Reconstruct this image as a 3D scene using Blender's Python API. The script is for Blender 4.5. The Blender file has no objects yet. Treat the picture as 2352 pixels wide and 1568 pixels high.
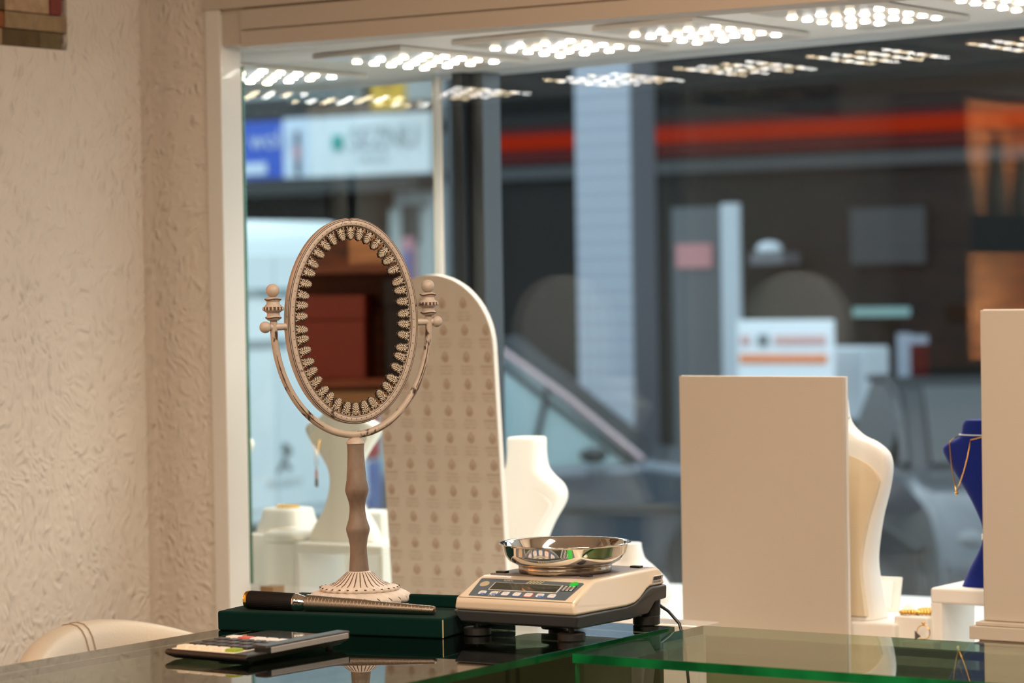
import bpy, bmesh, math, random
from mathutils import Vector, Matrix
random.seed(7)
PI = math.pi
S = bpy.context.scene
COL = S.collection
V = Vector

# ------------------------------------------------------------------ camera model
FPX = 6575.0
TH, ROLL, PIT = math.radians(34), 0.016, math.atan(132 / 6575.0)
CAM = V((0, 0, 1.43))
FW0 = V((-math.sin(TH), math.cos(TH), 0)); RT0 = V((math.cos(TH), math.sin(TH), 0)); ZZ = V((0, 0, 1))
FW = FW0 * math.cos(PIT) - ZZ * math.sin(PIT)
UP0 = FW0 * math.sin(PIT) + ZZ * math.cos(PIT)
UP = UP0 * math.cos(ROLL) + RT0 * math.sin(ROLL)
RT = RT0 * math.cos(ROLL) - UP0 * math.sin(ROLL)


def ray(px, py):
    return FW + RT * ((px - 1176) / FPX) - UP * ((py - 784) / FPX)


def onX(px, py, x):
    d = ray(px, py); return CAM + d * ((x - CAM.x) / d.x)


def onY(px, py, y):
    d = ray(px, py); return CAM + d * ((y - CAM.y) / d.y)


def onZ(px, py, z):
    d = ray(px, py); return CAM + d * ((z - CAM.z) / d.z)


cd = bpy.data.cameras.new('camera')
cam = bpy.data.objects.new('camera', cd); COL.objects.link(cam)
M = Matrix((RT, UP, -FW)).transposed().to_4x4(); M.translation = CAM
cam.matrix_world = M
cd.sensor_width = 36; cd.lens = FPX / 2352 * 36
cd.clip_start = 0.05; cd.clip_end = 200
cd.dof.use_dof = True; cd.dof.focus_distance = 4.05; cd.dof.aperture_fstop = 5.0
S.camera = cam

# ------------------------------------------------------------------ materials
MATS = {}


def nodes(name):
    m = bpy.data.materials.new(name); m.use_nodes = True
    nt = m.node_tree; nt.nodes.clear()
    out = nt.nodes.new('ShaderNodeOutputMaterial')
    return m, nt, out


def mat(name, col, rough=0.5, metal=0.0, spec=0.5, noise=0.0, nscale=8.0, bump=0.0, bscale=40.0,
        sheen=0.0, coat=0.0, stretch=None, emit=None, estr=0.0):
    m, nt, out = nodes(name)
    b = nt.nodes.new('ShaderNodeBsdfPrincipled')
    nt.links.new(b.outputs[0], out.inputs[0])
    b.inputs['Base Color'].default_value = (*col, 1)
    b.inputs['Roughness'].default_value = rough
    b.inputs['Metallic'].default_value = metal
    b.inputs['Specular IOR Level'].default_value = spec
    b.inputs['Sheen Weight'].default_value = sheen
    b.inputs['Coat Weight'].default_value = coat
    if emit:
        b.inputs['Emission Color'].default_value = (*emit, 1)
        b.inputs['Emission Strength'].default_value = estr
    tc = nt.nodes.new('ShaderNodeTexCoord')
    vec = tc.outputs['Object']
    if stretch:
        mp = nt.nodes.new('ShaderNodeMapping'); mp.inputs['Scale'].default_value = stretch
        nt.links.new(vec, mp.inputs[0]); vec = mp.outputs[0]
    if noise:
        n = nt.nodes.new('ShaderNodeTexNoise'); n.inputs['Scale'].default_value = nscale
        n.inputs['Detail'].default_value = 5
        r = nt.nodes.new('ShaderNodeValToRGB')
        r.color_ramp.elements[0].position = .3; r.color_ramp.elements[1].position = .7
        r.color_ramp.elements[0].color = (*[c * (1 - noise) for c in col], 1)
        r.color_ramp.elements[1].color = (*[min(1, c * (1 + noise * .6)) for c in col], 1)
        nt.links.new(vec, n.inputs[0]); nt.links.new(n.outputs['Fac'], r.inputs[0])
        nt.links.new(r.outputs[0], b.inputs['Base Color'])
    if bump:
        n2 = nt.nodes.new('ShaderNodeTexNoise'); n2.inputs['Scale'].default_value = bscale
        n2.inputs['Detail'].default_value = 6
        bp = nt.nodes.new('ShaderNodeBump'); bp.inputs['Strength'].default_value = bump
        bp.inputs['Distance'].default_value = .004
        nt.links.new(vec, n2.inputs[0]); nt.links.new(n2.outputs['Fac'], bp.inputs['Height'])
        nt.links.new(bp.outputs[0], b.inputs['Normal'])
    MATS[name] = m
    return m


def emis(name, col, s):
    m, nt, out = nodes(name)
    e = nt.nodes.new('ShaderNodeEmission')
    e.inputs[0].default_value = (*col, 1); e.inputs[1].default_value = s
    nt.links.new(e.outputs[0], out.inputs[0]); MATS[name] = m
    return m


def glass(name, tint, ior=1.5, gtint=(1, 1, 1)):
    """pane of real thickness: Fresnel reflection over a straight-through tint"""
    m, nt, out = nodes(name)
    geo = nt.nodes.new('ShaderNodeNewGeometry')
    mr = nt.nodes.new('ShaderNodeMapRange')
    mr.inputs[3].default_value = ior; mr.inputs[4].default_value = 1 / ior
    nt.links.new(geo.outputs['Backfacing'], mr.inputs[0])
    fr = nt.nodes.new('ShaderNodeFresnel'); nt.links.new(mr.outputs[0], fr.inputs[0])
    t = nt.nodes.new('ShaderNodeBsdfTransparent'); t.inputs[0].default_value = (*tint, 1)
    g = nt.nodes.new('ShaderNodeBsdfGlossy'); g.inputs['Roughness'].default_value = 0.0
    g.inputs[0].default_value = (*gtint, 1)
    mx = nt.nodes.new('ShaderNodeMixShader')
    nt.links.new(fr.outputs[0], mx.inputs[0]); nt.links.new(t.outputs[0], mx.inputs[1]); nt.links.new(g.outputs[0], mx.inputs[2])
    nt.links.new(mx.outputs[0], out.inputs[0]); MATS[name] = m
    return m


def worn(name, base, dark, lo, hi, scale, rough=.5, streak=(1, 1, 1)):
    """cream paint with brown worn patches"""
    m, nt, out = nodes(name)
    b = nt.nodes.new('ShaderNodeBsdfPrincipled'); nt.links.new(b.outputs[0], out.inputs[0])
    b.inputs['Roughness'].default_value = rough
    tc = nt.nodes.new('ShaderNodeTexCoord')
    mp = nt.nodes.new('ShaderNodeMapping'); mp.inputs['Scale'].default_value = streak
    nt.links.new(tc.outputs['Object'], mp.inputs[0])
    n = nt.nodes.new('ShaderNodeTexNoise'); n.inputs['Scale'].default_value = scale; n.inputs['Detail'].default_value = 6
    n.inputs['Roughness'].default_value = .6
    nt.links.new(mp.outputs[0], n.inputs[0])
    r = nt.nodes.new('ShaderNodeValToRGB')
    r.color_ramp.elements[0].position = lo; r.color_ramp.elements[0].color = (*dark, 1)
    r.color_ramp.elements[1].position = hi; r.color_ramp.elements[1].color = (*base, 1)
    nt.links.new(n.outputs['Fac'], r.inputs[0])
    n2 = nt.nodes.new('ShaderNodeTexNoise'); n2.inputs['Scale'].default_value = 30
    nt.links.new(tc.outputs['Object'], n2.inputs[0])
    mx = nt.nodes.new('ShaderNodeMixRGB'); mx.blend_type = 'MULTIPLY'; mx.inputs[0].default_value = .35
    nt.links.new(r.outputs[0], mx.inputs[1]); nt.links.new(n2.outputs['Fac'], mx.inputs[2])
    nt.links.new(mx.outputs[0], b.inputs['Base Color'])
    bp = nt.nodes.new('ShaderNodeBump'); bp.inputs['Strength'].default_value = .25; bp.inputs['Distance'].default_value = .001
    nt.links.new(n.outputs['Fac'], bp.inputs['Height']); nt.links.new(bp.outputs[0], b.inputs['Normal'])
    MATS[name] = m
    return m


def plaster(name, col):
    """roller / trowel textured plaster: wrinkled strokes over fine grain"""
    m, nt, out = nodes(name)
    b = nt.nodes.new('ShaderNodeBsdfPrincipled'); nt.links.new(b.outputs[0], out.inputs[0])
    b.inputs['Base Color'].default_value = (*col, 1); b.inputs['Roughness'].default_value = .75
    tc = nt.nodes.new('ShaderNodeTexCoord')
    d = nt.nodes.new('ShaderNodeTexNoise'); d.inputs['Scale'].default_value = 5; d.inputs['Detail'].default_value = 3
    nt.links.new(tc.outputs['Object'], d.inputs[0])
    va = nt.nodes.new('ShaderNodeVectorMath'); va.operation = 'MULTIPLY_ADD'
    va.inputs[1].default_value = (.16, .16, .16)
    nt.links.new(d.outputs['Color'], va.inputs[0]); nt.links.new(tc.outputs['Object'], va.inputs[2])
    mp = nt.nodes.new('ShaderNodeMapping'); mp.inputs['Scale'].default_value = (1, 1.5, .75)
    mp.inputs['Rotation'].default_value = (.5, 0, 0)
    nt.links.new(va.outputs[0], mp.inputs[0])
    n = nt.nodes.new('ShaderNodeTexNoise'); n.noise_type = 'RIDGED_MULTIFRACTAL'
    n.inputs['Scale'].default_value = 62; n.inputs['Detail'].default_value = 4
    nt.links.new(mp.outputs[0], n.inputs[0])
    n2 = nt.nodes.new('ShaderNodeTexNoise'); n2.inputs['Scale'].default_value = 60; n2.inputs['Detail'].default_value = 4
    nt.links.new(tc.outputs['Object'], n2.inputs[0])
    ad = nt.nodes.new('ShaderNodeMath'); ad.operation = 'MULTIPLY_ADD'; ad.inputs[1].default_value = .35
    nt.links.new(n2.outputs['Fac'], ad.inputs[0]); nt.links.new(n.outputs['Fac'], ad.inputs[2])
    bp = nt.nodes.new('ShaderNodeBump'); bp.inputs['Strength'].default_value = .8; bp.inputs['Distance'].default_value = .0085
    nt.links.new(ad.outputs[0], bp.inputs['Height']); nt.links.new(bp.outputs[0], b.inputs['Normal'])
    MATS[name] = m
    return m


def attr_mat(name, rough=.8, bump=.6, bscale=60):
    m, nt, out = nodes(name)
    b = nt.nodes.new('ShaderNodeBsdfPrincipled'); nt.links.new(b.outputs[0], out.inputs[0])
    b.inputs['Roughness'].default_value = rough
    a = nt.nodes.new('ShaderNodeVertexColor'); a.layer_name = 'Col'
    tc = nt.nodes.new('ShaderNodeTexCoord')
    n = nt.nodes.new('ShaderNodeTexNoise'); n.inputs['Scale'].default_value = bscale; n.inputs['Detail'].default_value = 6
    nt.links.new(tc.outputs['Object'], n.inputs[0])
    mx = nt.nodes.new('ShaderNodeMixRGB'); mx.blend_type = 'MULTIPLY'; mx.inputs[0].default_value = .6
    nt.links.new(a.outputs[0], mx.inputs[1]); nt.links.new(n.outputs['Fac'], mx.inputs[2])
    nt.links.new(mx.outputs[0], b.inputs['Base Color'])
    bp = nt.nodes.new('ShaderNodeBump'); bp.inputs['Strength'].default_value = bump; bp.inputs['Distance'].default_value = .01
    nt.links.new(n.outputs['Fac'], bp.inputs['Height']); nt.links.new(bp.outputs[0], b.inputs['Normal'])
    MATS[name] = m
    return m


plaster('plaster', (.80, .72, .63))
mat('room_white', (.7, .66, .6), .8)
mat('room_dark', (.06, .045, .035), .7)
mat('floor_tile', (.25, .2, .16), .35, noise=.3, nscale=3)
mat('trim_cream', (.60, .525, .435), .35)
mat('trim_white', (.82, .78, .72), .28, coat=.2)
mat('bay_white', (.86, .83, .78), .45)
mat('bay_ceiling', (.90, .89, .87), .6)
mat('black_frame', (.012, .014, .017), .4)
mat('grey_frame', (.05, .053, .055), .35)
mat('leather_white', (.88, .85, .79), .5, bump=.1, bscale=300)
mat('leather_beige', (.80, .66, .46), .55, bump=.1, bscale=300)
mat('leather_cream', (.90, .83, .73), .55, bump=.1, bscale=300)
mat('board_white', (.84, .79, .72), .55)
mat('board_face', (.61, .545, .455), .6, bump=.06, bscale=400)
mat('print_taupe', (.44, .30, .205), .7)
mat('print_taupe_pale', (.50, .40, .30), .7)
mat('navy_velvet', (.006, .020, .20), .8, spec=.15, sheen=.15)
mat('green_velvet', (.001, .020, .0155), .9, spec=.08, sheen=.03, bump=.15, bscale=900)
mat('gold', (.85, .50, .12), .22, 1)
mat('silver', (.8, .8, .8), .25, 1)
mat('chrome', (.86, .84, .80), .06, 1)
mat('brushed_steel', (.56, .48, .40), .27, 1)
mat('black_rubber', (.012, .011, .011), .5)
mat('black_plastic', (.012, .011, .011), .35)
mat('grip_black', (.008, .007, .007), .6, spec=.2)
mat('scale_cream', (.74, .64, .50), .3, coat=.15)
mat('scale_dark', (.07, .075, .08), .38)
mat('scale_plate', (.20, .17, .155), .4)
mat('panel_blue', (.095, .13, .155), .35)
mat('lcd', (.05, .055, .045), .1, coat=.5)
mat('line_white', (.72, .72, .7), .5)
mat('line_gold', (.62, .55, .3), .5)
mat('key_white', (.78, .75, .74), .4)
mat('key_blue', (.03, .17, .55), .4)
mat('key_red', (.6, .10, .08), .4)
mat('key_cream', (.80, .72, .58), .45)
mat('key_green', (.28, .38, .02), .45)
mat('key_black', (.02, .02, .025), .35)
mat('sticker_green', (.02, .55, .05), .5)
mat('silver_plastic', (.42, .40, .39), .35, .3)
mat('chair_cream', (.78, .67, .52), .45, bump=.12, bscale=200)
mat('thread', (.42, .33, .24), .8)
mat('wood_red', (.20, .055, .02), .4, noise=.5, nscale=6, stretch=(1, 1, 6))
mat('wood_orange', (.66, .34, .16), .5, noise=.4, nscale=6, stretch=(1, 1, 5))
mat('wood_oak', (.30, .17, .07), .5)
mat('box_red', (.20, .022, .008), .5)
mat('box_black', (.006, .005, .005), .6)
mat('case_dark', (.03, .028, .018), .6, spec=.2)
mat('case_olive', (.50, .42, .29), .5, noise=.2, nscale=3, stretch=(1, 1, 12))
mat('pencil_wood', (.75, .38, .1), .6)
worn('frame_paint', (.66, .55, .46), (.085, .045, .03), .31, .37, 60, .42, (1, 1, 1))
worn('arm_paint', (.62, .51, .41), (.07, .035, .022), .37, .43, 70, .4, (1, 1, .45))
worn('stem_paint', (.35, .27, .205), (.17, .10, .07), .28, .60, 16, .5, (1, 1, .6))
worn('base_paint', (.84, .74, .64), (.12, .06, .04), .28, .33, 45, .5)
mat('groove_brown', (.10, .05, .034), .6)
mat('leaf_paint', (.66, .56, .44), .45, noise=.35, nscale=120)
mat('leaf_back', (.075, .052, .036), .6)
mat('mirror_glass', (.68, .64, .60), .015, 1)
glass('window_glass', (.985, .99, .988), 1.26)
glass('clear_glass', (.97, .99, .975))
glass('counter_glass', (.62, .74, .62))
attr_mat('stone')


def edge_glass(name, col):
    m, nt, out = nodes(name)
    b = nt.nodes.new('ShaderNodeBsdfPrincipled'); nt.links.new(b.outputs[0], out.inputs[0])
    b.inputs['Base Color'].default_value = (*col, 1); b.inputs['Roughness'].default_value = .12
    b.inputs['Transmission Weight'].default_value = .25
    tc = nt.nodes.new('ShaderNodeTexCoord'); n = nt.nodes.new('ShaderNodeTexNoise'); n.inputs['Scale'].default_value = 14
    nt.links.new(tc.outputs['Object'], n.inputs[0])
    r = nt.nodes.new('ShaderNodeValToRGB')
    r.color_ramp.elements[0].position = .35; r.color_ramp.elements[1].position = .65
    r.color_ramp.elements[0].color = (*[c * .55 for c in col], 1); r.color_ramp.elements[1].color = (*[c * 1.5 for c in col], 1)
    nt.links.new(n.outputs['Fac'], r.inputs[0]); nt.links.new(r.outputs[0], b.inputs['Base Color'])
    MATS[name] = m


edge_glass('glass_edge_green', (.008, .19, .05))
edge_glass('glass_edge_dark', (.004, .075, .022))
emis('led_cool', (1.0, .97, .92), 62)
emis('led_warm', (1.0, .78, .50), 54)
# street
mat('asphalt', (.11, .115, .12), .7, noise=.3, nscale=2)
mat('van_paint', (.80, .86, .88), .3, coat=.4)
mat('van_trim', (.30, .36, .38), .5)
mat('van_dark', (.02, .025, .03), .4)
mat('decal_grey', (.18, .20, .20), .6)
mat('tail_red', (.40, .01, .02), .3)
mat('car_paint', (.10, .12, .145), .3, .4, coat=.6)
mat('car_blue', (.06, .075, .09), .3, .3, coat=.5)
mat('car_rail', (.50, .37, .38), .3, .3)
mat('car_glass_sky', (.34, .46, .47), .1, coat=.6)  # pale cyan base colour stands in for the sky's reflection
mat('car_dark', (.012, .018, .02), .4)
mat('facade_pale', (.42, .46, .46), .8)
mat('facade_grey', (.03, .033, .034), .7)
mat('facade_shade', (.010, .010, .009), .6, spec=.15, noise=.3, nscale=.7)  # near-black base holds the shade of a canopy that is not modelled
mat('facade_black', (.004, .004, .0035), .6, spec=.1)
mat('facade_brown', (.16, .11, .08), .7)
mat('sign_blue', (.02, .09, .55), .5)
mat('sign_white', (.78, .84, .88), .5)
mat('sign_text_white', (.65, .75, .9), .5)
mat('sign_text_grey', (.36, .42, .45), .5)
mat('sign_teal', (.0, .36, .33), .5)
mat('sign_yellow', (.75, .45, .02), .5)
mat('sign_yellow_deep', (.5, .26, .01), .5)
mat('poster_pink', (.55, .25, .3), .6)
mat('poster_dark', (.05, .03, .05), .6)
mat('cloth_red', (.35, .02, .05), .6)
mat('cloth_blue', (.05, .12, .35), .6)
mat('column_tile', (.29, .32, .37), .4)
mat('column_side', (.12, .12, .13), .6)
mat('gate_grey', (.14, .155, .165), .5)
mat('gate_gap', (.035, .035, .035), .7)
mat('pink_notice', (.50, .22, .22), .6)
mat('orange_paint', (.80, .22, .06), .5)
mat('pink_paint', (.62, .36, .34), .5)
mat('plastic_pale', (.52, .58, .62), .5)
mat('banner_red', (.07, .008, .008), .6, spec=.1)
mat('banner_pale', (.28, .32, .38), .6)
emis('red_light', (.75, .05, .015), .33)
emis('tube_cyan', (.35, .68, .72), .55)
mat('cone_dark', (.01, .018, .02), .6)
mat('leaf_green', (.05, .25, .01), .6)


# ------------------------------------------------------------------ mesh builder
class MB:
    def __init__(s, mtx=None):
        s.bm = bmesh.new(); s.m = mtx or Matrix(); s.mi = 0; s.col = None
        s.mats = []

    def _t(s, vs):
        return [s.bm.verts.new(s.m @ V(v)) for v in vs]

    def face(s, vs):
        try:
            f = s.bm.faces.new(vs)
        except ValueError:
            return None
        f.material_index = s.mi
        if s.col is not None:
            lay = s.bm.loops.layers.color.get('Col') or s.bm.loops.layers.color.new('Col')
            for l in f.loops: l[lay] = (*s.col, 1)
        return f

    def box(s, x0, x1, y0, y1, z0, z1, rot=None):
        pts = [(x, y, z) for z in (z0, z1) for y in (y0, y1) for x in (x0, x1)]
        if rot is not None:
            c = V(((x0 + x1) / 2, (y0 + y1) / 2, (z0 + z1) / 2)); pts = [c + rot @ (V(p) - c) for p in pts]
        v = s._t(pts)
        for q in ((0, 2, 3, 1), (4, 5, 7, 6), (0, 1, 5, 4), (2, 6, 7, 3), (0, 4, 6, 2), (1, 3, 7, 5)):
            s.face([v[i] for i in q])
        return s

    def prism(s, pts, fn0, fn1):
        """outline pts (2D) mapped to 3D by fn0 (one cap) and fn1 (other cap)"""
        a = s._t([fn0(*p) for p in pts]); b = s._t([fn1(*p) for p in pts]); n = len(pts)
        s.face(a[::-1]); s.face(b)
        for i in range(n): s.face([a[i], a[(i + 1) % n], b[(i + 1) % n], b[i]])
        return s

    def lathe(s, prof, seg=32, c=(0, 0, 0), cap=True, rad=None):
        """prof: (r, z); rad(ang, r, z) may modulate r"""
        rings = []
        for r, z in prof:
            ring = []
            for k in range(seg):
                a = 2 * PI * k / seg
                rr = rad(a, r, z) if rad else r
                ring.append((c[0] + rr * math.cos(a), c[1] + rr * math.sin(a), c[2] + z))
            rings.append(s._t(ring))
        for A, B in zip(rings, rings[1:]):
            for k in range(seg): s.face([A[k], A[(k + 1) % seg], B[(k + 1) % seg], B[k]])
        if cap:
            s.face(rings[0][::-1]); s.face(rings[-1])
        return s

    def ball(s, c, r, seg=20, sc=(1, 1, 1), rot=None):
        n = seg // 2; rings = []
        def tr(p):
            q = V((p[0] * sc[0], p[1] * sc[1], p[2] * sc[2]))
            if rot is not None: q = rot @ q
            return q + V(c)
        top = s._t([tr((0, 0, r))])[0]; bot = s._t([tr((0, 0, -r))])[0]
        for i in range(1, n):
            ph = PI * i / n
            rings.append(s._t([tr((r * math.sin(ph) * math.cos(2 * PI * k / seg), r * math.sin(ph) * math.sin(2 * PI * k / seg), r * math.cos(ph))) for k in range(seg)]))
        for k in range(seg):
            s.face([top, rings[0][k], rings[0][(k + 1) % seg]])
            s.face([bot, rings[-1][(k + 1) % seg], rings[-1][k]])
        for A, B in zip(rings, rings[1:]):
            for k in range(seg): s.face([A[k], B[k], B[(k + 1) % seg], A[(k + 1) % seg]])
        return s

    def tube(s, pts, r, seg=10, closed=False):
        pts = [V(p) for p in pts]; n = len(pts); rings = []
        up = V((0, 0, 1)); prev = None
        for i, p in enumerate(pts):
            if closed: t = pts[(i + 1) % n] - pts[i - 1]
            else: t = pts[min(i + 1, n - 1)] - pts[max(i - 1, 0)]
            t.normalize()
            if prev is None:
                a = t.cross(up)
                if a.length < 1e-3: a = t.cross(V((1, 0, 0)))
            else:
                a = prev - t * prev.dot(t)
            a.normalize(); prev = a; b = t.cross(a)
            rr = r(i / (n - 1)) if callable(r) else r
            rings.append(s._t([p + (a * math.cos(2 * PI * k / seg) + b * math.sin(2 * PI * k / seg)) * rr for k in range(seg)]))
        pairs = list(zip(rings, rings[1:])) + ([(rings[-1], rings[0])] if closed else [])
        for A, B in pairs:
            for k in range(seg): s.face([A[k], B[k], B[(k + 1) % seg], A[(k + 1) % seg]])
        if not closed:
            s.face(rings[0]); s.face(rings[-1][::-1])
        return s

    def loft(s, rings, cap=True):
        R = [s._t(r) for r in rings]; n = len(R[0])
        for A, B in zip(R, R[1:]):
            for k in range(n): s.face([A[k], A[(k + 1) % n], B[(k + 1) % n], B[k]])
        if cap: s.face(R[0][::-1]); s.face(R[-1])
        return s

    def raw(s, verts, faces):
        v = s._t(verts)
        for f in faces: s.face([v[i] for i in f])
        return s

    def build(s, name, m, parent=None, smooth=False, bevel=0, bseg=2, loc=None, sub=0, auto=True):
        bmesh.ops.remove_doubles(s.bm, verts=s.bm.verts, dist=1e-6)
        bmesh.ops.recalc_face_normals(s.bm, faces=s.bm.faces)
        me = bpy.data.meshes.new(name); s.bm.to_mesh(me); s.bm.free()
        for x in (m if isinstance(m, (list, tuple)) else [m]): me.materials.append(MATS[x])
        o = bpy.data.objects.new(name, me); COL.objects.link(o)
        if parent: o.parent = parent
        if loc is not None: o.location = loc
        if smooth:
            me.polygons.foreach_set('use_smooth', [True] * len(me.polygons))
        if bevel:
            b = o.modifiers.new('bevel', 'BEVEL'); b.width = bevel; b.segments = bseg; b.limit_method = 'ANGLE'
            b.angle_limit = math.radians(40); b.harden_normals = smooth
        if sub:
            b = o.modifiers.new('sub', 'SUBSURF'); b.levels = sub; b.render_levels = sub
        if smooth and auto and not sub:
            try: me.set_sharp_from_angle(angle=math.radians(45))
            except Exception: pass
        return o


def tag(o, label, cat, group=None):
    o['label'] = label; o['category'] = cat
    if group: o['group'] = group
    return o


def thing(name, loc, rz, label, cat, group=None):
    o = bpy.data.objects.new(name, None); COL.objects.link(o); o.empty_display_size = .05
    o.location = loc; o.rotation_euler = (0, 0, rz)
    return tag(o, label, cat, group)


def struct(o):
    o['kind'] = 'structure'; return o


def copy_tree(o, parent=None):
    c = o.copy(); COL.objects.link(c)
    if parent: c.parent = parent
    for ch in list(o.children): copy_tree(ch, c)
    return c


_tc = {}


def text_geo(s, size, depth=0.0):
    """(verts, faces) of flat lettering, centred, in the XY plane"""
    k = (s, size)
    if k in _tc: return _tc[k]
    cu = bpy.data.curves.new('t', 'FONT'); cu.body = s; cu.size = size; cu.align_x = 'CENTER'; cu.align_y = 'CENTER'
    cu.resolution_u = 2
    o = bpy.data.objects.new('t', cu); COL.objects.link(o)
    dg = bpy.context.evaluated_depsgraph_get(); dg.update()
    me = o.evaluated_get(dg).to_mesh()
    r = ([tuple(v.co) for v in me.vertices], [tuple(p.vertices) for p in me.polygons])
    o.evaluated_get(dg).to_mesh_clear()
    bpy.data.objects.remove(o); bpy.data.curves.remove(cu)
    _tc[k] = r
    return r


def ellipse(n, a, b): return [(a * math.cos(2 * PI * k / n), b * math.sin(2 * PI * k / n)) for k in range(n)]


RX90 = Matrix.Rotation(PI / 2, 4, 'X')   # XY drawing -> XZ plane facing -Y

# ------------------------------------------------------------------ room shell
UL = -3.572; WV = 4.124; GV = 4.98; FZ = .800; CZ = 1.893


def sbox(name, m, *b, bevel=0):
    return struct(MB().box(*b).build(name, m, bevel=bevel))


sbox('floor', 'floor_tile', UL - .3, 2.4, -2.4, WV + .1, -.1, 0)
sbox('ceiling', 'room_white', UL - .3, 2.4, -2.4, WV + .1, 2.75, 2.85)
b = MB()
b.box(UL - .3, UL - .035, -2.4, WV + .05, 0, 2.75)
nv0, nv1, nz0, nz1 = 3.1, 3.869, 1.866, 2.3
b.box(UL - .035, UL, -2.4, nv0, 0, 2.75); b.box(UL - .035, UL, nv1, 4.065, 0, 2.75); b.box(UL - .035, UL - .026, 4.065, WV, 0, 2.75)
b.box(UL - .035, UL, nv0, nv1, 0, nz0); b.box(UL - .035, UL, nv0, nv1, nz1, 2.75)
struct(b.build('wall_left', 'plaster'))
b = MB()
z = nz0
palette = [(.72, .62, .48), (.52, .46, .32), (.85, .72, .58), (.70, .42, .25), (.62, .35, .30), (.6, .55, .45), (.45, .37, .23)]
row = 0
while z < nz1 - .005:
    h = .031
    v = nv1 - (.0 if row % 2 else .012)
    first = True
    while v > nv0:
        L = random.uniform(.075, .16)
        if row == 0: L = (.058, .1)[0 if first else 1]
        b.col = random.choice(palette)
        if row == 2 and first: b.col = (.62, .30, .28); L = .03
        first = False
        d = random.uniform(0, .009)
        b.box(UL - .036, UL - .006 + d, max(nv0, v - L) + .001, min(v, nv1), z + .0008, min(z + h, nz1) - .0008)
        v -= L
    z += h; row += 1
struct(b.build('trim_1', 'stone', bevel=.0015))
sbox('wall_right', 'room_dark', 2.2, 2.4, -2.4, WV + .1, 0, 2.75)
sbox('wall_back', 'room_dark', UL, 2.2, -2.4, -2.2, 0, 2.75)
b = MB()
b.box(UL - .03, -3.43, WV, WV + .054, 0, 2.75)
b.box(-3.43, 2.2, WV, WV + .09, 0, FZ - .06)
b.box(-3.43, 2.2, WV + .02, WV + .09, 1.99, 2.75)
b.box(-.55, 2.2, WV, WV + .09, FZ - .06, 1.99)
struct(b.build('wall_front', 'plaster'))
# bay: floor, ceiling, ends, street wall
struct(MB().prism([(-4.3, WV + .1), (-3.43, WV + .1), (-3.43, WV - .02), (-.5, WV - .02), (-.5, GV + .16), (-3.70, GV + .14), (-4.3, 4.55)], lambda x, y: (x, y, FZ - .06), lambda x, y: (x, y, FZ)).build('trim_2', 'bay_white'))
TILT = .021                      # the window ceiling rises slightly to the right
b = MB(); b.prism([(-4.5, CZ - TILT * 1.5), (-.4, CZ + TILT * 2.6), (-.4, CZ + .2), (-4.5, CZ + .2)], lambda x, z: (x, WV + .05, z), lambda x, z: (x, GV + .16, z))
struct(b.build('trim_3', 'bay_ceiling'))
b = MB(); b.box(-4.4, -4.3, WV + .09, GV + .2, FZ - .06, CZ); b.box(-.55, -.45, WV + .09, GV + .2, FZ - .06, CZ); b.box(-4.3, -3.47, WV + .0905, WV + .098, FZ, CZ)  # bay ends and added pier panel kept dark to dim the pane reflections
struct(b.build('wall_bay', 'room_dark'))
b = MB(); b.box(-8, 3, GV - .02, GV + .16, -.6, FZ - .06); b.box(-8, 3, GV - .0, GV + .16, CZ + .1, 4.5)
b.box(-8, -4.4, GV, GV + .16, -.6, 4.5); b.box(-.45, 3, GV, GV + .16, -.6, 4.5)
struct(b.build('wall_street', 'room_white'))
# jamb: front strip and glossy reveal
b = MB(); b.box(-3.455, -3.42, WV - .008, WV + .054, .01, 2.0)
struct(b.build('trim_4', 'trim_white', bevel=.002))
# lintel: blind cassette with two bands and a head strip, a vertical butt joint in the upper band
b = MB()
b.box(-3.372, -.5, WV - .006, WV + .07, 1.876, 1.9045)
b.box(-3.372, -2.569, WV - .006, WV + .07, 1.9075, 1.9445); b.box(-2.5665, -.5, WV - .006, WV + .07, 1.9075, 1.9445)
b.box(-3.42, -.5, WV + .0, WV + .06, 1.88, 2.0)
b.box(-3.455, -.5, WV - .012, WV + .05, 1.9475, 2.0)
struct(b.build('trim_5', 'trim_cream', bevel=.0015))
# sill lip
sl0 = onY(1601, 1438, 3.93)
struct(MB().box(-3.2, sl0.x, 3.93, 4.0, .74, sl0.z).build('trim_6', 'trim_white', bevel=.002))
sbox('trim_7', 'wood_oak', -3.415, -3.385, 4.20, 4.235, FZ, .868)

# windows: double pane, white mullion + black frame
def window(name, u0, u1, fr):
    w = bpy.data.objects.new(name, None); COL.objects.link(w); struct(w); w.location = ((u0 + u1) / 2, GV, FZ)
    hw = (u1 - u0) / 2
    for y in (.0, .022):
        MB().box(-hw, hw, y, y + .006, 0, CZ - FZ).build('pane', 'window_glass', w)
    for f in fr: 
        f[0].build('frame', f[1], w, bevel=.002)
    return w


ctr = lambda u0, u1: (u0 + u1) / 2
um0 = onY(995, 400, GV).x; um1 = onY(1021, 400, GV).x; ub = onY(1046, 400, GV).x; ug = onY(1073, 400, GV).x
w1 = window('window_1', -.459, .459, [])          # the left pane stands at 45 degrees to the shop front
w1.location = (-3.9585, 4.800, FZ); w1.rotation_euler.z = math.atan2(.698, .716)
c2 = ctr(um0, -.5)
o_ = um0 - c2
window('window_2', um0, -.5, [
    (MB().box(o_, um1 - c2 - .008, .0, .008, 0, CZ - FZ - .02), 'trim_white'),
    (MB().box(um1 - c2 + .0005, ub - c2, .03, .11, 0, CZ - FZ), 'black_frame'),
    (MB().box(ub - c2 + .0005, ug - c2, .06, .13, 0, CZ - FZ), 'grey_frame')])
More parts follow.
